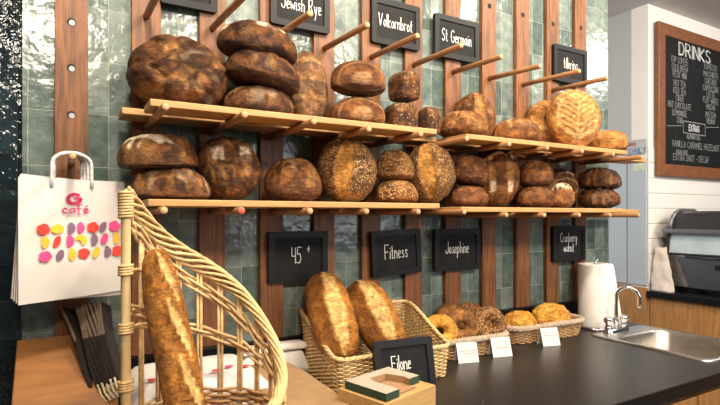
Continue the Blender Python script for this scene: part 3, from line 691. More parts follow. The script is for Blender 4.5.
# paper towels on a holder
rx, ry = 2.098, -.118
e = empty('paper_towel_roll', (rx, ry, CZ)); tag(e, 'white paper towel roll with loose sheet standing beside the faucet', 'paper towel')
m = MB(); m.lathe([(.012, .012), (.071, .012), (.073, .02), (.073, .286), (.071, .292), (.020, .292), (.020, .2)], 40); m.build('roll', M['towel'], e)
m = MB()
def sheet(a, b):
    an = lerp(-2.3, -.35, a); r = .0742+.050*sm(.25, 1, a)*(1-b)**.8
    return (r*cos(an), r*sin(an), .014+.276*b)
m.grid(sheet, 16, 10); m.build('loose_sheet', M['towel'], e)
h = empty('towel_holder', (rx, ry, CZ)); tag(h, 'steel upright towel holder with looped top through the paper roll', 'holder')
m = MB(); m.lathe([(0, .001), (.078, .001), (.078, .008), (.06, .011), (0, .011)], 32); m.build('base', M['chrome'], h)
m = MB(); m.tube([(0, 0, .01), (0, 0, .15), (0, 0, .298), (.004, 0, .308), (.014, 0, .312), (.018, 0, .304), (.01, 0, .298)], .004, 8); m.build('rod', M['chrome'], h)

# ------------------------------------------------------------------ wicker baskets
def weave_path(fn, hts, n_st, amp, r, per=3, n=5, rim=None, closed=True):
    """rows of weave strands; fn(s, z) -> point and outward normal"""
    m = MB()
    N_ = n_st*per
    for ri, z in enumerate(hts):
        run = []
        for k in range(N_+1):
            s = k/N_; p, nn = fn(s, z)
            ok = rim is None or z <= rim(s)+1e-6
            ph = (1 if ri % 2 else -1)*cos(pi*k/per)
            if ok: run.append(p+nn*amp*ph)
            if (not ok or k == N_) and len(run) > 2: m.tube(run, r, n, cap=False)
            if not ok: run = []
    return m
def tray_basket(name, label, loc, rz, W, D, hf, hb, flare, mat, rmat, n_st=44, row=.0058, r=.0025, rad=.03, window=False, rimr=.007):
    e = empty(name, loc, rz); tag(e, label, 'basket')
    def per(s, z):
        g = 1+flare*z/max(hf, .01); w, d = W/2*g, D/2*g; rr_ = rad
        L1, L2, La = 2*(w-rr_), 2*(d-rr_), pi/2*rr_; T = 2*(L1+L2)+4*La; t = (s % 1)*T
        # start at the front left, going right along the front
        for (sx, sy, dx, dy, ln, cx_, cy_, a0) in ((-(w-rr_), -d, 1, 0, L1, w-rr_, -(d-rr_), -pi/2), (w, -(d-rr_), 0, 1, L2, w-rr_, d-rr_, 0), (w-rr_, d, -1, 0, L1, -(w-rr_), d-rr_, pi/2), (-w, d-rr_, 0, -1, L2, -(w-rr_), -(d-rr_), pi)):
            if t <= ln: return Vector((sx+dx*t, sy+dy*t, z)), Vector((dy, -dx, 0))
            t -= ln
            if t <= La:
                a = a0+t/rr_; return Vector((cx_+rr_*cos(a), cy_+rr_*sin(a), z)), Vector((cos(a), sin(a), 0))
            t -= La
        return Vector((-(w-rr_), -d, z)), Vector((0, -1, 0))
    def rim(s):
        p, n_ = per(s, hf); k = (p.y/(D/2*(1+flare))+1)/2
        return hf+(hb-hf)*sm(-.15, 1.02, k)**1.15 if hb > hf+.01 else hf
    zs = []; z = r
    while z < max(hf, hb): zs.append(z); z += row
    wv = weave_path(per, zs, n_st, r*1.05, r, 4, 5, rim); wv.build('woven_side', mat, e)
    m = MB()
    for k in range(n_st):
        s = k/n_st; zt = rim(s); m.tube([per(s, .002)[0], per(s, zt*.5)[0], per(s, zt)[0]], r*.9, 6)
    m.build('stakes', mat, e)
    R = MB(); K = 150
    for q in range(4):
        pts = []
        for k in range(K):
            s = k/K; p, nn = per(s, rim(s)); a = 2*pi*(q/4)+2*pi*k*32/K/2
            pts.append(p+nn*cos(a)*rimr*.55+Vector((0, 0, sin(a)*rimr*.55)))
        R.tube(pts, rimr*.55, 6, closed=True)
    R.build('rim', rmat, e)
    b = MB(); b.poly([per(k/60, .006)[0] for k in range(60)]); b.prism([tuple(per(k/60, .002)[0]) for k in range(60)], (0, 0, .004)); b.build('bottom', mat, e, smooth=False)
    return e, per, rim
FL, FR = onz(341, 392, CZ), onz(455, 379, CZ)
rz = -.06
W = .395; D = .275
bc = Vector((.872, -.186, CZ))
fb, fper, frim = tray_basket('wicker_basket', 'straw wicker basket with high back holding two large golden loaves', (bc.x, bc.y, CZ+.001), rz, W*.97, D, .095, .195, .04, M['straw'], M['straw'], n_st=64)
bb, bper, brim = tray_basket('wicker_basket', 'low brown wicker basket of bagels with beige lined rim', (1.285, -.125, CZ+.001), -.06, .33, .155, .062, .062, .08, M['straw_dk'], M['liner'], n_st=40, rad=.05, rimr=.012)
cb, cper, crim = tray_basket('wicker_basket', 'low brown wicker basket holding two yellow cheese loaves, beside the paper towels', (1.735, -.105, CZ+.001), -.03, .40, .14, .062, .062, .09, M['straw_dk'], M['liner'], n_st=50, rad=.06, rimr=.012)
for (e_, per_) in ((bb, bper), (cb, cper)):
    m = MB()
    m.grid(lambda a, b: per_(a, .058)[0].lerp(Vector((0, 0, .026)), b*.92)-Vector((0, 0, .03*sm(0, .3, b))), 60, 8, cu=True)
    m.build('cloth_liner', M['liner'], e_)

# two batards in the high basket
def stick(pts, rad, style, pal, label, name, cat, group=None, nl=40, nt=90, face=(0, -1, 0), flat_=.9, seedamt=0.):
    SD[0] += 1; sd = SD[0]*1.37
    P = [Vector(p) for p in pts]
    def cr(t):
        x = t*(len(P)-1); i = min(int(x), len(P)-2); f_ = x-i
        a, b, c, d = P[max(i-1, 0)], P[i], P[i+1], P[min(i+2, len(P)-1)]
        return .5*((2*b)+(c-a)*f_+(2*a-5*b+4*c-d)*f_*f_+(3*b-a-3*c+d)*f_**3)
    mb = MB(); mb.col = []; mb.seed = []; c0, c1, c2 = PAL[pal]; vs = []
    F_ = Vector(face).normalized()
    for j in range(nt+1):
        t = j/nt; p = cr(t); tg = (cr(min(1, t+.01))-cr(max(0, t-.01))).normalized()
        n0 = (F_-tg*F_.dot(tg)).normalized(); s0 = tg.cross(n0)
        e_ = max(0., 1-abs(2*t-1)**rad[1]); r = rad[0]*e_**rad[2]
        for i in range(nl):
            a = 2*pi*i/nl; ca, sa = cos(a), sin(a); d = s_ = fl = 0.
            if style == 'baguette':
                L = 4.2; ph = t*L+.30*sa*1.0
                k = ph-math.floor(ph); on = sm(-.15, .2, ca+.45*sa*0)
                wid = .36*sin(pi*min(1, max(0, k*1.05)))
                q = abs(sa-(-.42-.55*(k-.5))); kk = (1-sm(wid*.6, wid+.01, q))*on if wid > .02 else 0
                ridge = math.exp(-((sa-(-.42-.55*(k-.5))-wid)/.09)**2)*on*sin(pi*k)
                s_ = .95*kk; d = -.09*kk+.26*ridge
            elif style == 'batard':
                w = .36*max(0, 1-((t-.5)/.46)**2)**.6; c = -.30+.18*(t-.5)
                q = abs(sa-c); kk = (1-sm(w*.85, w+.01, q))*sm(0, .2, ca) if w > .03 else 0
                ridge = math.exp(-((sa-c-w-.02)/.09)**2)*sm(0, .2, ca)*(1 if w > .05 else 0)
                s_ = .95*kk*(.62+.38*sm(-.3, .4, nz(t*26+sa*5, sa*7, sd))); d = -.07*kk+.19*ridge; fl = .0
            g = 1+.05*nz(t*5+sd, ca*1.2, sa*1.2)+.03*nz(t*14+sd, ca*3, sa*3)
            q_ = p+(n0*ca*flat_+s0*sa)*r*(g+d); vs.append(q_)
            tt = .22+.6*sm(-.5, .5, fbm(t*7+sd, ca*1.6, sa*1.6, 4))
            c_ = mixc(c0, c1, tt); c_ = mixc(c_, c2, s_); mb.col.append(c_); mb.seed.append(seedamt)
    mb.add(vs, [(j*nl+i, j*nl+(i+1) % nl, (j+1)*nl+(i+1) % nl, (j+1)*nl+i) for j in range(nt) for i in range(nl)])
    o = mb.build(name, M['crust'], fixn=True); tag(o, label, cat, group); return o
t1, b1 = at(321, 282, -.085), at(341, 353, -.235)
t2, b2 = at(357, 289, -.085), at(389, 346, -.215)
def ext(t, b, k0, k1): return [t+(t-b)*k0, t.lerp(b, .5)+Vector((0, -.006, .008)), b+(b-t)*k1]
stick(ext(t1, b1, .10, .12), (.072, 2.6, .55), 'batard', 'gold', 'large golden split loaf at left in the high-backed wicker basket', 'bread_loaf', 'bread', 'large loaves in the high basket', face=(-.45, -.9, .25))
stick(ext(t2, b2, .10, .15), (.074, 2.6, .55), 'batard', 'gold', 'large golden split loaf at right in the high-backed wicker basket', 'bread_loaf', 'bread', 'large loaves in the high basket', face=(-.45, -.9, .25))
# Filone sign leaning on the basket
sc = at(404.5, 361, -.385)
sign(0, 0, .192, .152, '', 'black chalk sign reading Filone, leaning on the high wicker basket', at_loc=(sc.x, sc.y, CZ+.0765), rot=(-.20, .0, rz-.05), lines=[('Filone', -.010, -.010, .040)], hook=False)

# bagels
def bagel(c, R, r, rot, label, pal, seed):
    SD[0] += 1; sd = SD[0]*1.37
    mb = MB(); mb.col = []; mb.seed = []; c0, c1, c2 = PAL[pal]; n1, n2 = 48, 24; vs = []
    for i in range(n1):
        for j in range(n2):
            a, b = 2*pi*i/n1, 2*pi*j/n2; g = 1+.08*nz(cos(a)*1.5+sd, sin(a)*1.5, cos(b))
            vs.append(((R+r*g*cos(b))*cos(a), (R+r*g*cos(b))*sin(a), r*.9*g*sin(b)))
            t = sm(-.4, .4, fbm(cos(a)*2+sd, sin(a)*2, sin(b)*2, 3)); c_ = mixc(c0, c1, t); c_ = mixc(c_, c2, .5*sm(.3, -.6, sin(b)*.5+cos(b)*.5) if False else .15)
            mb.col.append(c_); mb.seed.append(seed)
    mb.add(vs, [(i*n2+j, ((i+1) % n1)*n2+j, ((i+1) % n1)*n2+(j+1) % n2, i*n2+(j+1) % n2) for i in range(n1) for j in range(n2)])
    o = mb.build('bagel', M['crust']); o.location = c; o.rotation_euler = rot; tag(o, label, 'bagel', 'bagels in the low basket')
bg = [((440, 333), -.16, .036, .021, (1.0, 0, -.5), 'yellow cheese-crusted bagel at the left end of the bagel basket', 'yellow', 0),
      ((461, 328), -.15, .036, .022, (1.25, 0, -.55), 'plain tan bagel showing its hole, standing in the bagel basket', 'tan', 0),
      ((451, 321), -.075, .036, .021, (1.2, 0, -.2), 'plain tan bagel tucked at the back of the bagel basket', 'tan', 0),
      ((470, 320), -.065, .036, .022, (1.3, 0, -.3), 'dark seeded bagel at the back of the bagel basket', 'brown', .55),
      ((477, 325), -.10, .034, .021, (1.3, 0, -.9), 'narrow seeded bagel between two others in the bagel basket', 'tan', .5),
      ((489, 326), -.145, .038, .023, (1.3, 0, -.5), 'dark bagel thickly covered in seeds, at the right front of the bagel basket', 'brown', .7)]
for (px, yy, R, r, rot, lab, pal, sdd) in bg: bagel(at(px[0], px[1]-2, yy), R*1.08, r*1.16, rot, lab, pal, sdd)
bread((502, 537, 310, 331), -.105, 'yellow cheese-topped loaf at left in the right-hand low basket', 'foc', 'yellow', 'cheese loaves in the low basket', ratio=.8, zb=CZ+.028, hs=1.05)
bread((531, 571, 303, 327), -.105, 'larger yellow cheese-topped loaf nearest the paper towels in the low basket', 'foc', 'yellow', 'cheese loaves in the low basket', ratio=.8, zb=CZ+.028, hs=1.0)

# tent cards
def tent(u0, u1, vt, vb, label, red):
    a, b = onz(u0, vb, CZ), onz(u1, vb-2, CZ); c = (a+b)/2; w = .078; ang = math.atan2((b-a).y, (b-a).x)*.6-.12
    e = empty('tent_card', (c.x, c.y, CZ+.0006), ang); tag(e, label, 'card', 'folded price cards on the worktop')
    h, sp = .066, .022
    m = MB(); t = .0008
    m.add([(-w/2, 0, 0), (w/2, 0, 0), (w/2, sp, h), (-w/2, sp, h), (w/2, 2*sp, 0), (-w/2, 2*sp, 0)], [(0, 1, 2, 3), (3, 2, 4, 5)])
    o = m.build('folded_card', M['paper'], e, smooth=False); so = o.modifiers.new('thick', 'SOLIDIFY'); so.thickness = t
    p = MB(); up = Vector((0, sp, h)).normalized(); rnd = random.Random(int(u0))
    for k, f_ in enumerate((.72, .56, .44, .32)):
        q = Vector((0, sp*f_-.0008, h*f_+.0002)); wd = w*(.28, .34, .30, .2)[k]
        x = -wd
        while x < wd:
            l = rnd.uniform(.003, .008); mi = 1 if (k in red) else 0
            p.poly([q+Vector((x, 0, 0)), q+Vector((x+l, 0, 0)), q+Vector((x+l, 0, 0))+up*.0028, q+Vector((x, 0, 0))+up*.0028], mi); x += l+.002
    p.build('fine_print', [M['grey_ink'], M['st_red']], e, smooth=False)
tent(458, 480, 345, 364, 'white folded card nearest the high wicker basket', (1, 2))
tent(492, 514, 340, 358, 'white folded card in front of the seed-covered bagel', (2,))
tent(541, 563, 331, 347, 'white folded card in front of the cheese loaf basket', (1,))
for (u, v, r) in ((483, 402, .0028), (497, 386, .0018), (489, 389, .0014)):
    p = onz(u, v, CZ); m = MB(); m.lathe([(0, 0), (r, .0004), (r*.8, r*.7), (0, r)], 8); o = m.build('crumb', M['crumb']); o.location = (p.x, p.y, CZ+.0003)
    tag(o, 'tiny brown crumb on the open black worktop', 'crumb', 'crumbs on the worktop')

# ------------------------------------------------------------------ wooden box with green-edged card tray
BZ = 1.03
q0, q1, q2 = onz(340, 388, BZ), onz(384, 406, BZ), onz(434, 386, BZ)
e = empty('wooden_box', ((q0.x+q2.x)/2, (q0.y+q2.y)/2, CZ+.0005)); ang = math.atan2((q2-q1).y, (q2-q1).x); e.rotation_euler = (0, 0, ang)
tag(e, 'small pale wooden box in front of the Filone sign', 'box')
bw, bd, bh = (q2-q1).length, (q0-q1).length, BZ-CZ
m = MB(); t = .008
m.bbox((-bw/2, -bd/2, 0), (bw/2, -bd/2+t, bh)); m.bbox((-bw/2, bd/2-t, 0), (bw/2, bd/2, bh)); m.bbox((-bw/2, -bd/2+t, 0), (-bw/2+t, bd/2-t, bh)); m.bbox((bw/2-t, -bd/2+t, 0), (bw/2, bd/2-t, bh))
m.build('sides', M['ply'], e, smooth=False)
m = MB(); m.bbox((-bw/2+t, -bd/2+t, bh-.008), (bw/2-t, bd/2-t, bh-.001)); m.build('lid_panel', M['ply'], e, smooth=False)
tr = empty('card_tray', (e.location.x, e.location.y, BZ+.0012), ang); tag(tr, 'open grey card tray with dark green outer edge on the wooden box', 'tray')
tw_, td_, th_ = bw*.86, bd*.86, .018
m = MB()
U = [(-tw_/2, -td_/2), (-tw_/2+.046, -td_/2), (-tw_/2+.046, td_/2-.052), (-.022, td_/2-.030), (.03, td_/2-.034), (tw_/2-.034, -td_/2+.05), (tw_/2-.04, -td_/2+.03), (tw_/2, -td_/2+.03), (tw_/2, td_/2), (-tw_/2, td_/2)]
n = len(U)
vs = [(p[0], p[1], 0) for p in U]+[(p[0], p[1], th_) for p in U]
m.add(vs, [tuple(reversed(range(n)))], 2); m.add([(p[0], p[1], th_) for p in U], [tuple(range(n))], 0)
for k in range(n):
    a, b = U[k], U[(k+1) % n]; inner = k in (1, 2, 3, 4, 5)
    m.add([(*a, 0), (*b, 0), (*b, th_), (*a, th_)], [(0, 1, 2, 3)], 2 if inner else 1)
m.build('tray_rim', [M['card'], M['green_edge'], M['kraft_in']], tr, smooth=False)
m = MB(); m.bbox((-tw_/2+.04, -td_/2+.012, .0003), (tw_/2-.035, td_/2-.04, .0015)); m.build('tray_floor', M['kraft_in'], tr, smooth=False)

# ------------------------------------------------------------------ kraft paper bag lying beside the basket
KZ = 1.0
kp = [onz(287, 359, KZ), onz(316, 374, KZ), onz(346, 395, KZ), onz(366, 416, KZ)]
def kraft(a, b):
    # a across (left to right edge), b from back to front
    x = b*3; i = min(int(x), 2); R = kp[i].lerp(kp[i+1], x-i)
    L = Vector((.43, R.y+.02, KZ)); p = L.lerp(R, a); edge = sm(0, .10, 1-a)*sm(0, .06, b)*sm(0, .06, 1-b)
    return Vector((p.x, min(p.y, -.092), CZ+.003+(KZ-CZ)*(.25+.75*edge)+.006*nz(a*3, b*4, 2)))
m = MB(); m.grid(kraft, 24, 30)
vs = [Vector(p) for p in m.v]
w_ = 25
ring = list(range(0, w_))+[r*w_+w_-1 for r in range(1, 31)]+list(reversed(range(30*w_, 30*w_+w_-1)))+[r*w_ for r in range(29, 0, -1)]
low = [(vs[i].x, vs[i].y, CZ+.0008) for i in ring]; base_i = len(m.v); m.v += low
for k in range(len(ring)):
    k2 = (k+1) % len(ring); m.f.append([ring[k], base_i+k, base_i+k2, ring[k2]]); m.m.append(0)
m.f.append([base_i+k for k in range(len(ring))]); m.m.append(0)
o = m.build('kraft_bag', M['kraft'], fixn=True); tag(o, 'brown kraft paper bag lying on the worktop left of the high wicker basket', 'paper bag')

# ------------------------------------------------------------------ white bags lying against the wall behind the tall basket
e = None
def lying_bag(x0, x1, y0, y1, z, dz, label, print_=False, ang=0., tilt=0.):
    e = empty('paper_bag', ((x0+x1)/2, (y0+y1)/2, z), ang, tilt); tag(e, label, 'paper bag', 'white paper bags lying on the worktop')
    m = MB(); w, d = x1-x0, y1-y0
    m.grid(lambda a, b: ((a-.5)*w, (b-.5)*d, dz*(.3+.7*sm(0, .12, a)*sm(0, .12, 1-a)*sm(0, .12, b)*sm(0, .12, 1-b))+.005*nz(a*4+x0*9, b*4, z*20)), 20, 10)
    k = 21; ring = list(range(k))+[r*k+20 for r in range(1, 11)]+list(reversed(range(10*k, 10*k+20)))+[r*k for r in range(9, 0, -1)]
    bi = len(m.v); m.v += [(m.v[i][0], m.v[i][1], 0) for i in ring]
    for q in range(len(ring)): m.f.append([ring[q], bi+q, bi+(q+1) % len(ring), ring[(q+1) % len(ring)]]); m.m.append(0)
    m.f.append([bi+q for q in range(len(ring))]); m.m.append(0)
    m.build('bag_body', M['paper'], e, fixn=True)
    if print_:
        p = MB(); rnd = random.Random(3)
        for q in range(7):
            cx_, cy_ = -w*.34+q*w*.115, -d*.22+.02*(q % 2)
            p.poly([(cx_+.013*cos(a*pi/5)*rnd.uniform(.8, 1.1), cy_+.010*sin(a*pi/5), dz+.006) for a in range(10)], q % 2)
        p.build('fruit_print', [M['p_red'], M['p_mag']], e, smooth=False)
    return e
lying_bag(.13, .50, -.345, -.05, CZ+.0005, .05, 'white paper bag at the bottom of the pile behind the tall wicker basket')
lying_bag(.13, .47, -.335, -.05, CZ+.0555, .045, 'white paper bag with red fruit print on top of the pile behind the tall basket', True, 0., .0)
lying_bag(.45, .69, -.085, -.024, CZ+.0005, .075, 'thin white paper bag between the tall wicker basket and the kraft bag, under another')
lying_bag(.47, .69, -.08, -.026, CZ+.0815, .022, 'folded white paper bag on top, at the wall left of the high wicker basket')

# ------------------------------------------------------------------ sloping wooden board and dark bags, bottom left
p0 = at(17, 340, -.035); p1 = at(97, 340, -.035)
ang_ = math.atan2(.145, .112)
m = MB()
xa, xb = p0.x, .112
zt, yt = p0.z, -.035; zb_, yb_ = CZ+.001, -.035-(p0.z-CZ)*1.3
pr = [(yt, zt), (yb_, zb_+.012), (yb_, zb_), (yt, zb_)]
m.prism([(xa, q[0], q[1]) for q in pr], (xb-xa, 0, 0))
o = m.build('sloping_stand', M['board_wood'], smooth=False, bevel=.003, fixn=True); tag(o, 'sloping honey-coloured wooden stand under the dark paper bags', 'stand')
# dark bags fanned against the wall, handles downward
for k in range(10):
    uu, vv = 71+k*3.1, 305-.35*k
    if k == 0: uu, vv = 61, 308
    yw = -.055-.0045*k
    T_ = at(uu, vv, yw-.0); 
    Bp = at(96+k*2.1 if k else 92, 388-.9*k, -.185-.005*k)
    tv = Bp-T_; 
    e = empty('dark_paper_bag', (0, 0, 0)); 
    tag(e, 'dark brown paper bag standing apart, at the left of the dark bag bundle' if k == 0 else 'dark brown folded paper bag, number %s of the leaning bundle counted from its left edge' % ['', 'one', 'two', 'three', 'four', 'five', 'six', 'seven', 'eight', 'nine'][k], 'paper bag', 'dark paper bags leaning in a bundle')
    e['label'] = 'dark brown paper bag standing apart, at the left of the dark bag bundle' if k == 0 else 'dark brown folded paper bag, %s from left in the leaning bundle' % ['', 'first', 'second', 'third', 'fourth', 'fifth', 'sixth', 'seventh', 'eighth', 'last'][k]
    # slim folded sheet: long edge T->B faces the viewer, the width runs back toward the wall
    back = Vector((.35, .9, .15)).normalized()
    back = (back-tv.normalized()*back.dot(tv.normalized())).normalized()
    th = tv.normalized().cross(back).normalized()*.0036
    m = MB(); rows = 14
    def edge_pt(t): return T_+tv*t+Vector((.004*sin(t*5+k), 0, 0))
    wd = .045
    vsb = []
    for r_ in range(rows+1):
        t = r_/rows; p = edge_pt(t)
        vsb += [p-th, p+th, p+th+back*wd, p-th+back*wd]
    fs = []
    for r_ in range(rows):
        a = r_*4
        for j in range(4): fs.append((a+j, a+(j+1) % 4, a+4+(j+1) % 4, a+4+j))
    fs += [(3, 2, 1, 0), tuple(rows*4+j for j in range(4))]
    m.add(vsb, fs)
    for f_i in range(len(m.f)):
        if f_i < rows*4 and f_i % 4 == 0 and (f_i//4) < rows*.42: m.m[f_i] = 1
    m.build('bag_body', [M['dark_bag'], M['dark_bag_edge']], e, smooth=False, fixn=True)
    if k % 2 == 1:
        h = MB(); tvn = tv.normalized(); b0 = Bp; sgn = Vector((.012, -.012, 0))
        h.tube([b0-tvn*.006, b0+tvn*.02+sgn*.1, b0+tvn*.038+sgn*.7, b0+tvn*.034+sgn*1.4, b0+tvn*.012+sgn*1.6, b0-tvn*.004+sgn*1.3], .0028, 6)
        h.build('twine_handle', M['jute'], e)

# ------------------------------------------------------------------ white printed bags on the peg
BT0, BT1 = at(18, 180, -.165), at(124, 180, -.105)
exb = (BT1-BT0); exb.z = 0; bwid = exb.length; exb.normalize(); nb = Vector((exb.y, -exb.x, 0)); zt = 1.541; hb = .300
ang = math.atan2(exb.y, exb.x)
for k in range(4):
    e = empty('white_paper_bag', BT0.lerp(BT1, .5)*1.0, ang); e.location = BT0.lerp(BT1, .5)-nb*(.0125*k)+exb*(.004*k)+Vector((0, 0, zt-BT0.lerp(BT1, .5).z+.001*k-.0))
    e.rotation_euler[1] = .022*k
    tag(e, ['white paper bag with pink cafe logo and fruit print, frontmost on the peg', 'plain white paper bag hanging just behind the printed one on the peg', 'plain white paper bag, third from the front on the peg', 'plain white paper bag at the back of the bundle on the peg'][k], 'paper bag', 'white paper bags hanging on a peg')
    m = MB()
    def fr(a, b): return ((a-.5)*bwid, -.0035-.004*sin(pi*a)*b+.0015*nz(a*5+k, b*5, k), -b*(hb-.012*a*(1 if k == 0 else 0)))
    def bk(a, b): return ((a-.5)*bwid, .0035+.001*nz(a*5, b*5, k+5), -b*(hb-.012*a*(1 if k == 0 else 0)))
    m.grid(fr, 14, 14); m.grid(bk, 14, 14)
    for s_ in (0, 1):
        vs = [fr(s_, j/14) for j in range(15)]+[bk(s_, j/14) for j in range(15)]
        m.add(vs, [(j, j+1, 16+j, 15+j) for j in range(14)], 1)
    vs = [fr(i/14, 1) for i in range(15)]+[bk(i/14, 1) for i in range(15)]; m.add(vs, [(j, j+1, 16+j, 15+j) for j in range(14)], 1)
    m.build('bag_body', [M['paper'], M['paper_print']], e, fixn=False)
    # twisted handles
    hx = BX[0]; c_ = ((Vector((hx, -.14, 0))-e.location).dot(exb))
    for dy in ((-.006, .004) if k < 3 else (0,)):
        h = MB(); r0 = .045-.004*k-(.005 if dy > 0 else 0); zc = .072
        pts = [(c_-r0, dy, -.02), (c_-r0, dy, .0), (c_-r0*.98, dy, zc*.55)]+[(c_-r0*.98*cos(a), dy, zc*.55+(.064-.037+.004*k*0-.0)*1.0*sin(a)) for a in [pi*q/10 for q in range(1, 10)]]+[(c_+r0*.98, dy, zc*.55), (c_+r0, dy, .0), (c_+r0, dy, -.02)]
        h.tube(pts, .0042, 8); h.build('twisted_handle', M['twist'], e)
    if k == 0:
        # print: positions measured on the front face
        def loc(u, v): 
            return Vector(((u-18)/(124-18)*bwid-bwid/2, -.0095, -(v-180)/(304-180)*hb))
        p = MB(); rows = [(229, [(40, 'p_red', 0), (53.5, 'p_yel', 1), (66, 'p_pur', 2), (75.5, 'p_mag', 2), (89, 'p_red', 0), (99.5, 'p_pur', 3), (112, 'p_mag', 0)]),
                          (242, [(41, 'p_yel', 2), (53, 'p_red', 3), (65, 'p_mag', 2), (76.5, 'p_yel', 4), (89.5, 'p_pur', 2), (101, 'p_mag', 3), (113.5, 'p_yel', 2)]),
                          (256, [(42, 'p_mag', 0), (56, 'p_pur', 3), (67, 'p_yel', 2), (79.5, 'p_red', 0), (92, 'p_yel', 3), (103.5, 'p_pur', 2), (115, 'p_red', 0)])]
        mats = ['p_red', 'p_yel', 'p_pur', 'p_mag']; rnd = random.Random(11)
        for (v, items) in rows:
            for (u, c, sh) in items:
                o_ = loc(u, v-.055*(u-70)*.6+1); ru, rv = [(.0125, .0125), (.0125, .0105), (.0075, .0135), (.0075, .0125), (.0125, .012)][sh]
                pts = []
                for q in range(18):
                    a = 2*pi*q/18; rad_ = 1+rnd.uniform(-.08, .08)+(.07*cos(5*a) if sh == 0 else 0)
                    x_, z_ = 1.1*ru*cos(a)*rad_, 1.1*rv*sin(a)*rad_
                    if sh == 2: x_ += .35*ru*(1-(z_/rv)**2)
                    if sh == 3: x_ += .45*z_*.5
                    if sh == 4 and x_ < 0 and z_ < 0: z_ *= -.05
                    pts.append(o_+Vector((x_, 0, z_)))
                p.poly(list(reversed(pts)), mats.index(c))
        p.build('fruit_print', [M[c] for c in mats], e, smooth=False)
        p = MB(); o_ = loc(70, 200)
        arc = [o_+Vector((.0145*cos(a), 0, .0115*sin(a))) for a in [.75+(2*pi-1.05)*q/20 for q in range(21)]]
        arc += [o_+Vector((.015, 0, .001)), o_+Vector((.002, 0, .001))]
        for a, b in zip(arc[:-1], arc[1:]):
            d = (b-a).normalized(); n_ = Vector((-d.z, 0, d.x))*.0037; p.poly([a-d*.001+n_, a-d*.001-n_, b+d*.001-n_, b+d*.001+n_])
        lo = loc(72, 213); write(p, 'café', lo-Vector((0, 0, .0035)), (1, 0, 0), (0, 0, 1), .021, .0027, 1.45, jit=.0)
        write(p, 'BAKERY', loc(72, 217.5), (1, 0, 0), (0, 0, 1), .0062, .0011, 1.5, jit=0., mi=1)
        p.build('logo', [M['pink'], M['grey_ink']], e, smooth=False)

# ------------------------------------------------------------------ tall wicker baguette basket
RV, FV = Vector((.8660254, -.5, 0)), Vector((.5, .8660254, 0))
bcen = atd(205, 300, 1.05); bcen.z = CZ+.002; RB = .157
tb = empty('baguette_basket', bcen); tag(tb, 'tall straw wicker basket with swooping rim and bamboo pole, holding the baguette', 'basket')
def bp(phi, z, dr=0.): return RV*(RB+dr)*cos(phi)+FV*(RB+dr)*sin(phi)+Vector((0, 0, z-bcen.z))
RZ = [(180, 1.497), (165, 1.467), (150, 1.425), (135, 1.388), (120, 1.357), (105, 1.33), (90, 1.300), (75, 1.266), (60, 1.225), (45, 1.185), (30, 1.150), (15, 1.120), (0, 1.098), (-15, 1.08), (-30, 1.065), (-60, 1.05), (-90, 1.04), (-150, 1.04), (-180, 1.04)]
def rimz(deg):
    for (a, za), (b, zb2) in zip(RZ[:-1], RZ[1:]):
        if b <= deg <= a: return lerp(zb2, za, (deg-b)/(a-b))
    return 1.04
NB = 21
m = MB()
for k in range(NB):
    deg = 180-360*k/NB; ph = math.radians(deg)
    if k == 0: continue
    zt2 = rimz(deg)
    for s_ in (-.012, .012):
        m.tube([bp(ph+s_*2, bcen.z+.004), bp(ph+s_*2, (bcen.z+zt2)/2, .002), bp(ph+s_*2, zt2)], .0034, 7)
m.build('stakes', M['straw'], tb)
def band(zf, n, a0, a1, gap, r=.0036, amp=.0055):
    mm = MB(); K = 180
    for q in range(n):
        pts = []
        for k in range(K+1):
            deg = lerp(a0, a1, k/K); ph = math.radians(deg); w = cos((deg-180)/360*NB*pi+q*pi)*amp
            pts.append(bp(ph, zf(deg)+gap*q+.0012*nz(deg*.05, q, 1), w))
        mm.tube(pts, r, 6)
    return mm
# rim: thick bundle, running down from the pole
m = MB()
for q in range(9):
    pts = []; K = 220
    for k in range(K+1):
        deg = lerp(180, -180, k/K); ph = math.radians(deg); tw2 = deg*.075+q*2*pi/9
        wob = lerp(.020, .010, sm(150, 0, deg))
        pts.append(bp(ph, rimz(deg)+wob*sin(tw2)*1.1-.010*sm(60, 180, deg), .0085*cos(tw2)))
    m.tube(pts, .0040, 6)
m.build('twisted_rim', M['straw'], tb)
band(lambda d: rimz(d)-.045, 4, 176, 5, -.0085).build('weave_band', M['straw'], tb)
band(lambda d: lerp(1.04, rimz(d), .50), 3, 176, 20, -.009).build('weave_band', M['straw'], tb)
band(lambda d: 1.042, 7, 180, -180, -.0072).build('weave_band', M['straw_dk'], tb)
band(lambda d: .985, 7, 180, -180, -.0065).build('weave_band', M['straw_dk'], tb)
m = MB(); m.lathe([(0, 0), (RB, 0), (RB, .006), (0, .006)], 40); m.build('bottom', M['straw_dk'], tb, smooth=False)
pm = MB(); pc = bp(pi, bcen.z, .006)
px = [Vector((pc.x, pc.y, z-bcen.z)) for z in (bcen.z, 1.1, 1.18, 1.185, 1.19, 1.27, 1.335, 1.34, 1.345, 1.43, 1.502)]
pm.tube(px, [.0098, .0098, .0098, .0108, .0098, .0098, .0098, .0106, .0098, .0098, .0096], 14); pl = pm.build('pole', M['bamboo'], tb)
for (zc, hh_, nn) in ((1.472, .055, 9), (1.338, .022, 4), (1.218, .022, 4), (1.10, .022, 4)):
    pts = []
    for k in range(nn*12+1):
        a = 2*pi*k/12; pts.append(Vector((pc.x+.0128*cos(a), pc.y+.0128*sin(a), zc-hh_/2+hh_*k/(nn*12)-bcen.z)))
    m = MB(); m.tube(pts, .0032, 6); m.build('pole_wrap', M['straw'], tb)
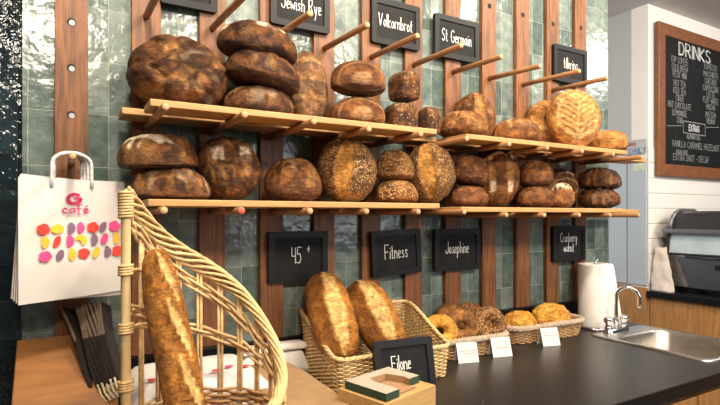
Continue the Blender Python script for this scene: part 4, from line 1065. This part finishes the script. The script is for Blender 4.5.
#                                      # strands tying pole to the weave
for (z, d2) in ((1.335, 158), (1.215, 158), (1.218, 150)):
    q = bp(math.radians(d2), z-.005); m = MB(); m.tube([Vector((pc.x, pc.y, z-bcen.z)), Vector((pc.x, pc.y, z-bcen.z)).lerp(q, .5)+Vector((0, 0, .004)), q], .004, 6); m.build('tie', M['straw'], tb)
# baguette
bl = [atd(154, 249, 1.075), atd(162, 290, 1.06), atd(171, 335, 1.04), atd(182, 385, 1.01), atd(189, 430, .985), atd(193, 462, .975)]
stick(bl, (.039, 5.5, .62), 'baguette', 'gold', 'long crusty golden baguette standing in the tall wicker basket', 'baguette', 'bread', nl=44, nt=150, face=(-.05, -1., .1), flat_=.95)

# ------------------------------------------------------------------ far nook: menu board, second counter, oven
yb = NY-.012
x0 = at(657, 21, yb-.015).x; zt = at(657, 21, yb-.015).z; zb_ = at(657, 175.5, yb-.015).z; x1 = 4.86
e = empty('menu_board', ((x0+x1)/2, yb-.01, zb_)); tag(e, 'large wood-framed chalkboard menu headed DRINKS on the white wall', 'menu board')
bw_, bh_ = x1-x0, zt-zb_; fw = .085
m = MB()
for (a, b, c, d) in ((-bw_/2, -bw_/2+fw, 0, bh_), (bw_/2-fw, bw_/2, 0, bh_), (-bw_/2+fw, bw_/2-fw, 0, fw), (-bw_/2+fw, bw_/2-fw, bh_-fw, bh_)): m.bbox((a, -.018, c), (b, .012, d))
m.build('frame', M['frame_wood'], e, smooth=False, bevel=.006)
m = MB(); m.bbox((-bw_/2+fw-.002, -.006, fw-.002), (bw_/2-fw+.002, .008, bh_-fw+.002)); m.build('panel', M['slate'], e, smooth=False)
L_ = MB()
def bt(u, v): p = at(u, v, yb-.017); return (p.x-e.location.x, -.0068, p.z-e.location.z)
def bw(text, u, v, h, w=.0048, xs=.8, mi=0, al='c'): write(L_, text, bt(u, v), (1, 0, 0), (0, 0, 1), h, w, xs, al, mi, jit=.05)
bw('DRINKS', 695.5, 59.5, .095, .006, 1.3); bw('DRINKS', 696.4, 60.2, .095, .0025, 1.3)
for t_, v in (('CUP COFFEE', 63.5), ('COLD BREW', 71), ('PETIT MINI', 78), ('HOT TEA', 86.5), ('ICED TEA', 94), ('CIDER', 101), ('HOT CHOCOLATE', 108.5), ('LEMONADE', 116), ('CHAI', 123)):
    bw(t_, 680, v, .042, mi=1, xs=.82)
for t_, v in (('ESPRESSO', 70), ('MACCHIATO', 77.5), ('CORTADO', 84.5), ('CAPPUCCINO', 91.5), ('LATTE', 97), ('FLAT WHITE', 103.5), ('MOCHA', 110), ('MATCHA', 117.5), ('VIENNA', 124)):
    bw(t_, 711, v, .042, mi=1, xs=.85)
bw('EXTRAS', 694.5, 131.5, .045, .005)
c_ = bt(694.5, 128.5); hw_, hh_ = .15, .042
for (a, b) in (((-hw_, -hh_), (hw_, -hh_)), ((hw_, -hh_), (hw_, hh_)), ((hw_, hh_), (-hw_, hh_)), ((-hw_, hh_), (-hw_, -hh_))):
    d = Vector((b[0]-a[0], 0, b[1]-a[1])).normalized(); n_ = Vector((-d.z, 0, d.x))*.003
    A_, B_ = Vector(c_)+Vector((a[0], 0, a[1])), Vector(c_)+Vector((b[0], 0, b[1])); L_.poly([A_+n_, A_-n_, B_-n_, B_+n_], 1)
bw('ALMOND OAT', 694, 139.5, .035, mi=1)
bw('VANILLA CARAMEL HAZELNUT', 697, 149, .045, mi=1, xs=.95); bw('SUGAR FREE', 682, 154.5, .03, mi=1); bw('EXTRA SHOT - DECAF', 692, 161.5, .045, mi=1, xs=.95)
for (u0_, u1_, v) in ((667, 682, 126), (706, 719, 127.5)):
    a, b = Vector(bt(u0_, v)), Vector(bt(u1_, v)); L_.poly([a, b, b+Vector((0, 0, .004)), a+Vector((0, 0, .004))], 1)
L_.build('lettering', [M['chalk'], M['chalk_dim']], e, smooth=False, fixn=False)

m = MB(); m.bbox((3.435, -2.0, CZ-.04), (4.1, NY-.008, CZ)); o = m.build('worktop', M['counter_edge'], smooth=False, bevel=.004); tag(o, 'black worktop under the countertop oven by the white wall', 'worktop')
e = empty('base_cabinet', (3.78, -.78, 0)); tag(e, 'plain oak base cabinet under the oven worktop', 'cabinet')
m = MB(); m.bbox((-.315, -1.2, .08), (.3, 1.215, CZ-.042)); m.bbox((-.27, -1.18, 0), (.28, 1.2, .08)); m.build('carcass', M['oak'], e, smooth=False)
# oven
OX, OY0, OY1 = 3.56, -.22, .375
ov = empty('countertop_oven', (OX, (OY0+OY1)/2, CZ+.001)); tag(ov, 'grey countertop oven with dark sloping hood and pale window, on the far worktop', 'oven')
yl, yh = OY0-ov.location.y, OY1-ov.location.y
zz = lambda v, x=OX: onx(690, v, x).z-CZ-.001
zd0, zd1, zw1, zh1 = .028, .252, .392, .55
m = MB(); m.bbox((.02, yl+.005, .022), (.42, yh-.005, .395)); m.build('body', M['oven_dark'], ov, smooth=False, bevel=.01)
m = MB(); m.bbox((-.004, yl+.005, zd0), (.02, yh-.005, zd1)); d_ = m.build('door', M['oven_door'], ov, smooth=False, bevel=.012, seg=3)
m = MB(); m.bbox((-.008, yl+.26, .165), (-.004, yl+.29, .195)); m.build('badge', M['black'], d_, smooth=False)
m = MB(); m.tube([(-.03, yl+.03, zd1-.012), (-.03, yh-.14, zd1-.012)], .008, 10); m.tube([(.0, yl+.04, zd1-.012), (-.03, yl+.04, zd1-.012)], .006, 8); m.tube([(.0, yh-.15, zd1-.012), (-.03, yh-.15, zd1-.012)], .006, 8); m.build('handle', M['oven_dark'], d_)
m = MB(); m.add([(-.002, yl+.02, zd1+.008), (-.002, yh-.02, zd1+.008), (.012, yh-.02, zw1), (.012, yl+.02, zw1)], [(0, 3, 2, 1)]); o = m.build('window', M['oven_glass'], ov, smooth=False)
o.modifiers.new('thick', 'SOLIDIFY').thickness = .004
m = MB(); m.bbox((-.002, yh-.022, zd1), (.06, yh-.002, zw1+.01)); m.bbox((-.002, yl+.002, zd1), (.06, yl+.022, zw1+.01)); m.bbox((-.004, yl+.002, zd1-.002), (.03, yh-.002, zd1+.01)); m.build('window_surround', M['oven_dark'], ov, smooth=False, bevel=.003)
m = MB(); m.bbox((-.035, yl-.005, zw1), (.40, yh+.012, zw1+.03)); m.build('hood_lip', M['oven_grey'], ov, smooth=False, bevel=.008)
m = MB()
prof = [(.0, zw1+.022), (.012, zw1+.06), (.035, zw1+.105), (.07, zw1+.135), (.12, zw1+.150), (.30, zw1+.150), (.36, zw1+.13), (.38, zw1+.022)]
m.prism([(q[0], yl+.03, q[1]) for q in prof], (0, (yh-yl)-.06, 0)); m.build('hood', M['oven_dark'], ov, smooth=False, fixn=True)
for (yy) in (yh-.03, yl+.02):
    m = MB(); m.tube([(q[0]-.012, yy, q[1]+.006) for q in prof[:-1]], .013, 8); m.build('hood_rail', M['oven_grey'], ov)
m = MB()
for (a, b) in ((.04, yl+.04), (.04, yh-.04), (.38, yl+.04), (.38, yh-.04)): m.lathe([(0, 0), (.018, 0), (.018, .024), (0, .024)], 12, (a, b, 0))
m.build('feet', M['black'], ov)
# cloth mitt hanging at the oven's left corner
pc0, pc1 = onx(646, 286, 3.50), onx(670, 288, 3.50); ctop = onx(658, 247, 3.535)
m = MB()
def mitt(a, b):
    w = lerp(.040, .082, sm(0, 1, 1-b)**.8)
    yy = lerp(.355, .385, b)+cos(2*pi*a)*w*.95+.008*nz(b*4, a*6, 8)
    xx = lerp(3.478, 3.512, b)+sin(2*pi*a)*lerp(.026, .010, b)+.013*nz(a*7, b*5, 3)
    return (xx, yy, lerp(CZ+.002, ctop.z, b)+.004*cos(4*pi*a)*b)
m.grid(mitt, 28, 18, cu=True); b0 = len(m.v); m.f.append(list(range(27, -1, -1))); m.m.append(0); m.f.append([18*28+j for j in range(28)]); m.m.append(0)
o = m.build('oven_mitt', M['cloth']); tag(o, 'crumpled pale cloth mitt standing against the left corner of the oven', 'mitt')
# note and sticker on grey panelling
def on_wall(name, u0, u1, v0, v1, mats, label, cat, pattern=None):
    X = NX-.0155; a, b = onx(u0, v0, X), onx(u1, v1, X)
    m = MB(); m.bbox((X-.001, min(a.y, b.y), b.z), (X+.0008, max(a.y, b.y), a.z))
    o = m.build(name, mats[0], smooth=False); tag(o, label, cat)
    return X, a, b, o
on_wall('paper_note', 633, 645, 158, 170, [M['note']], 'pale green paper note on the blue-grey panelling under the shelf end', 'note')
X, a, b, o = on_wall('sticker', 627, 646, 141, 153, [M['st_white']], 'red and blue lettered sticker above the note on the grey wall', 'sticker')
m = MB(); ww = abs(a.y-b.y)
write(m, 'OPEN', (X-.0022, (a.y+b.y)/2+ww*.2, lerp(a.z, b.z, .40)), (0, -1, 0), (0, 0, 1), .022, .005, .9, jit=0)
write(m, 'DAILY', (X-.0022, (a.y+b.y)/2-ww*.1, lerp(a.z, b.z, .95)), (0, -1, 0), (0, 0, 1), .036, .006, 1.2, mi=1, jit=0)
m.build('lettering', [M['st_red'], M['st_blue']], o, smooth=False)

# ------------------------------------------------------------------ lights
def area(name, loc, target, size, power, col, sy=None):
    l = bpy.data.lights.new(name, 'AREA'); l.energy = power; l.color = col; l.size = size
    if sy: l.shape = 'RECTANGLE'; l.size_y = sy
    o = bpy.data.objects.new(name, l); COL.objects.link(o); o.location = loc
    o.rotation_euler = (Vector(target)-Vector(loc)).to_track_quat('-Z', 'Y').to_euler(); return o
WARM = (1., .87, .70)
for k, x in enumerate((-.1, 1.0, 2.1)):
    area('ceiling_lamp_light', (x, -2.7, 2.82), (x+.25, 0, 1.5), .30, 33, WARM)
    area('track_lamp_light', (x+.2, -1.0, 2.84), (x+.25, -.1, 1.5), .14, 25, WARM)
area('ceiling_panel_light', (1.1, -1.2, 2.88), (1.1, -.6, 0), 1.0, 9, (1., .88, .72), .4)
area('nook_light', (4.1, -1.2, 2.86), (4.0, .3, 1.4), .6, 46, (1., .95, .88))
area('window_light', (2.9, -4.2, 2.1), (2.4, 0, 1.7), 2.2, 50, (.90, .95, 1.), 1.6)
area('passage_window_light', (1.6, 2.6, 1.9), (3.5, 1.0, 1.4), 1.2, 36, (.88, .95, 1.), 1.2)
w = bpy.data.worlds.new('World'); bpy.context.scene.world = w; w.use_nodes = True
bgn = w.node_tree.nodes['Background']; bgn.inputs[0].default_value = (.95, .92, .88, 1); bgn.inputs[1].default_value = .10

# ------------------------------------------------------------------ camera
c = bpy.data.cameras.new('Camera'); co = bpy.data.objects.new('Camera', c); COL.objects.link(co)
co.location = (0, CY, EYE); co.rotation_euler = (pi/2, 0, -pi/6)
c.sensor_width = 36; c.lens = F/720*36; c.shift_y = (HOR-202.5)/720; c.clip_start = .02
sc_ = bpy.context.scene; sc_.camera = co
sc_.view_settings.view_transform = 'Standard'; sc_.view_settings.look = 'None'; sc_.view_settings.exposure = -.08
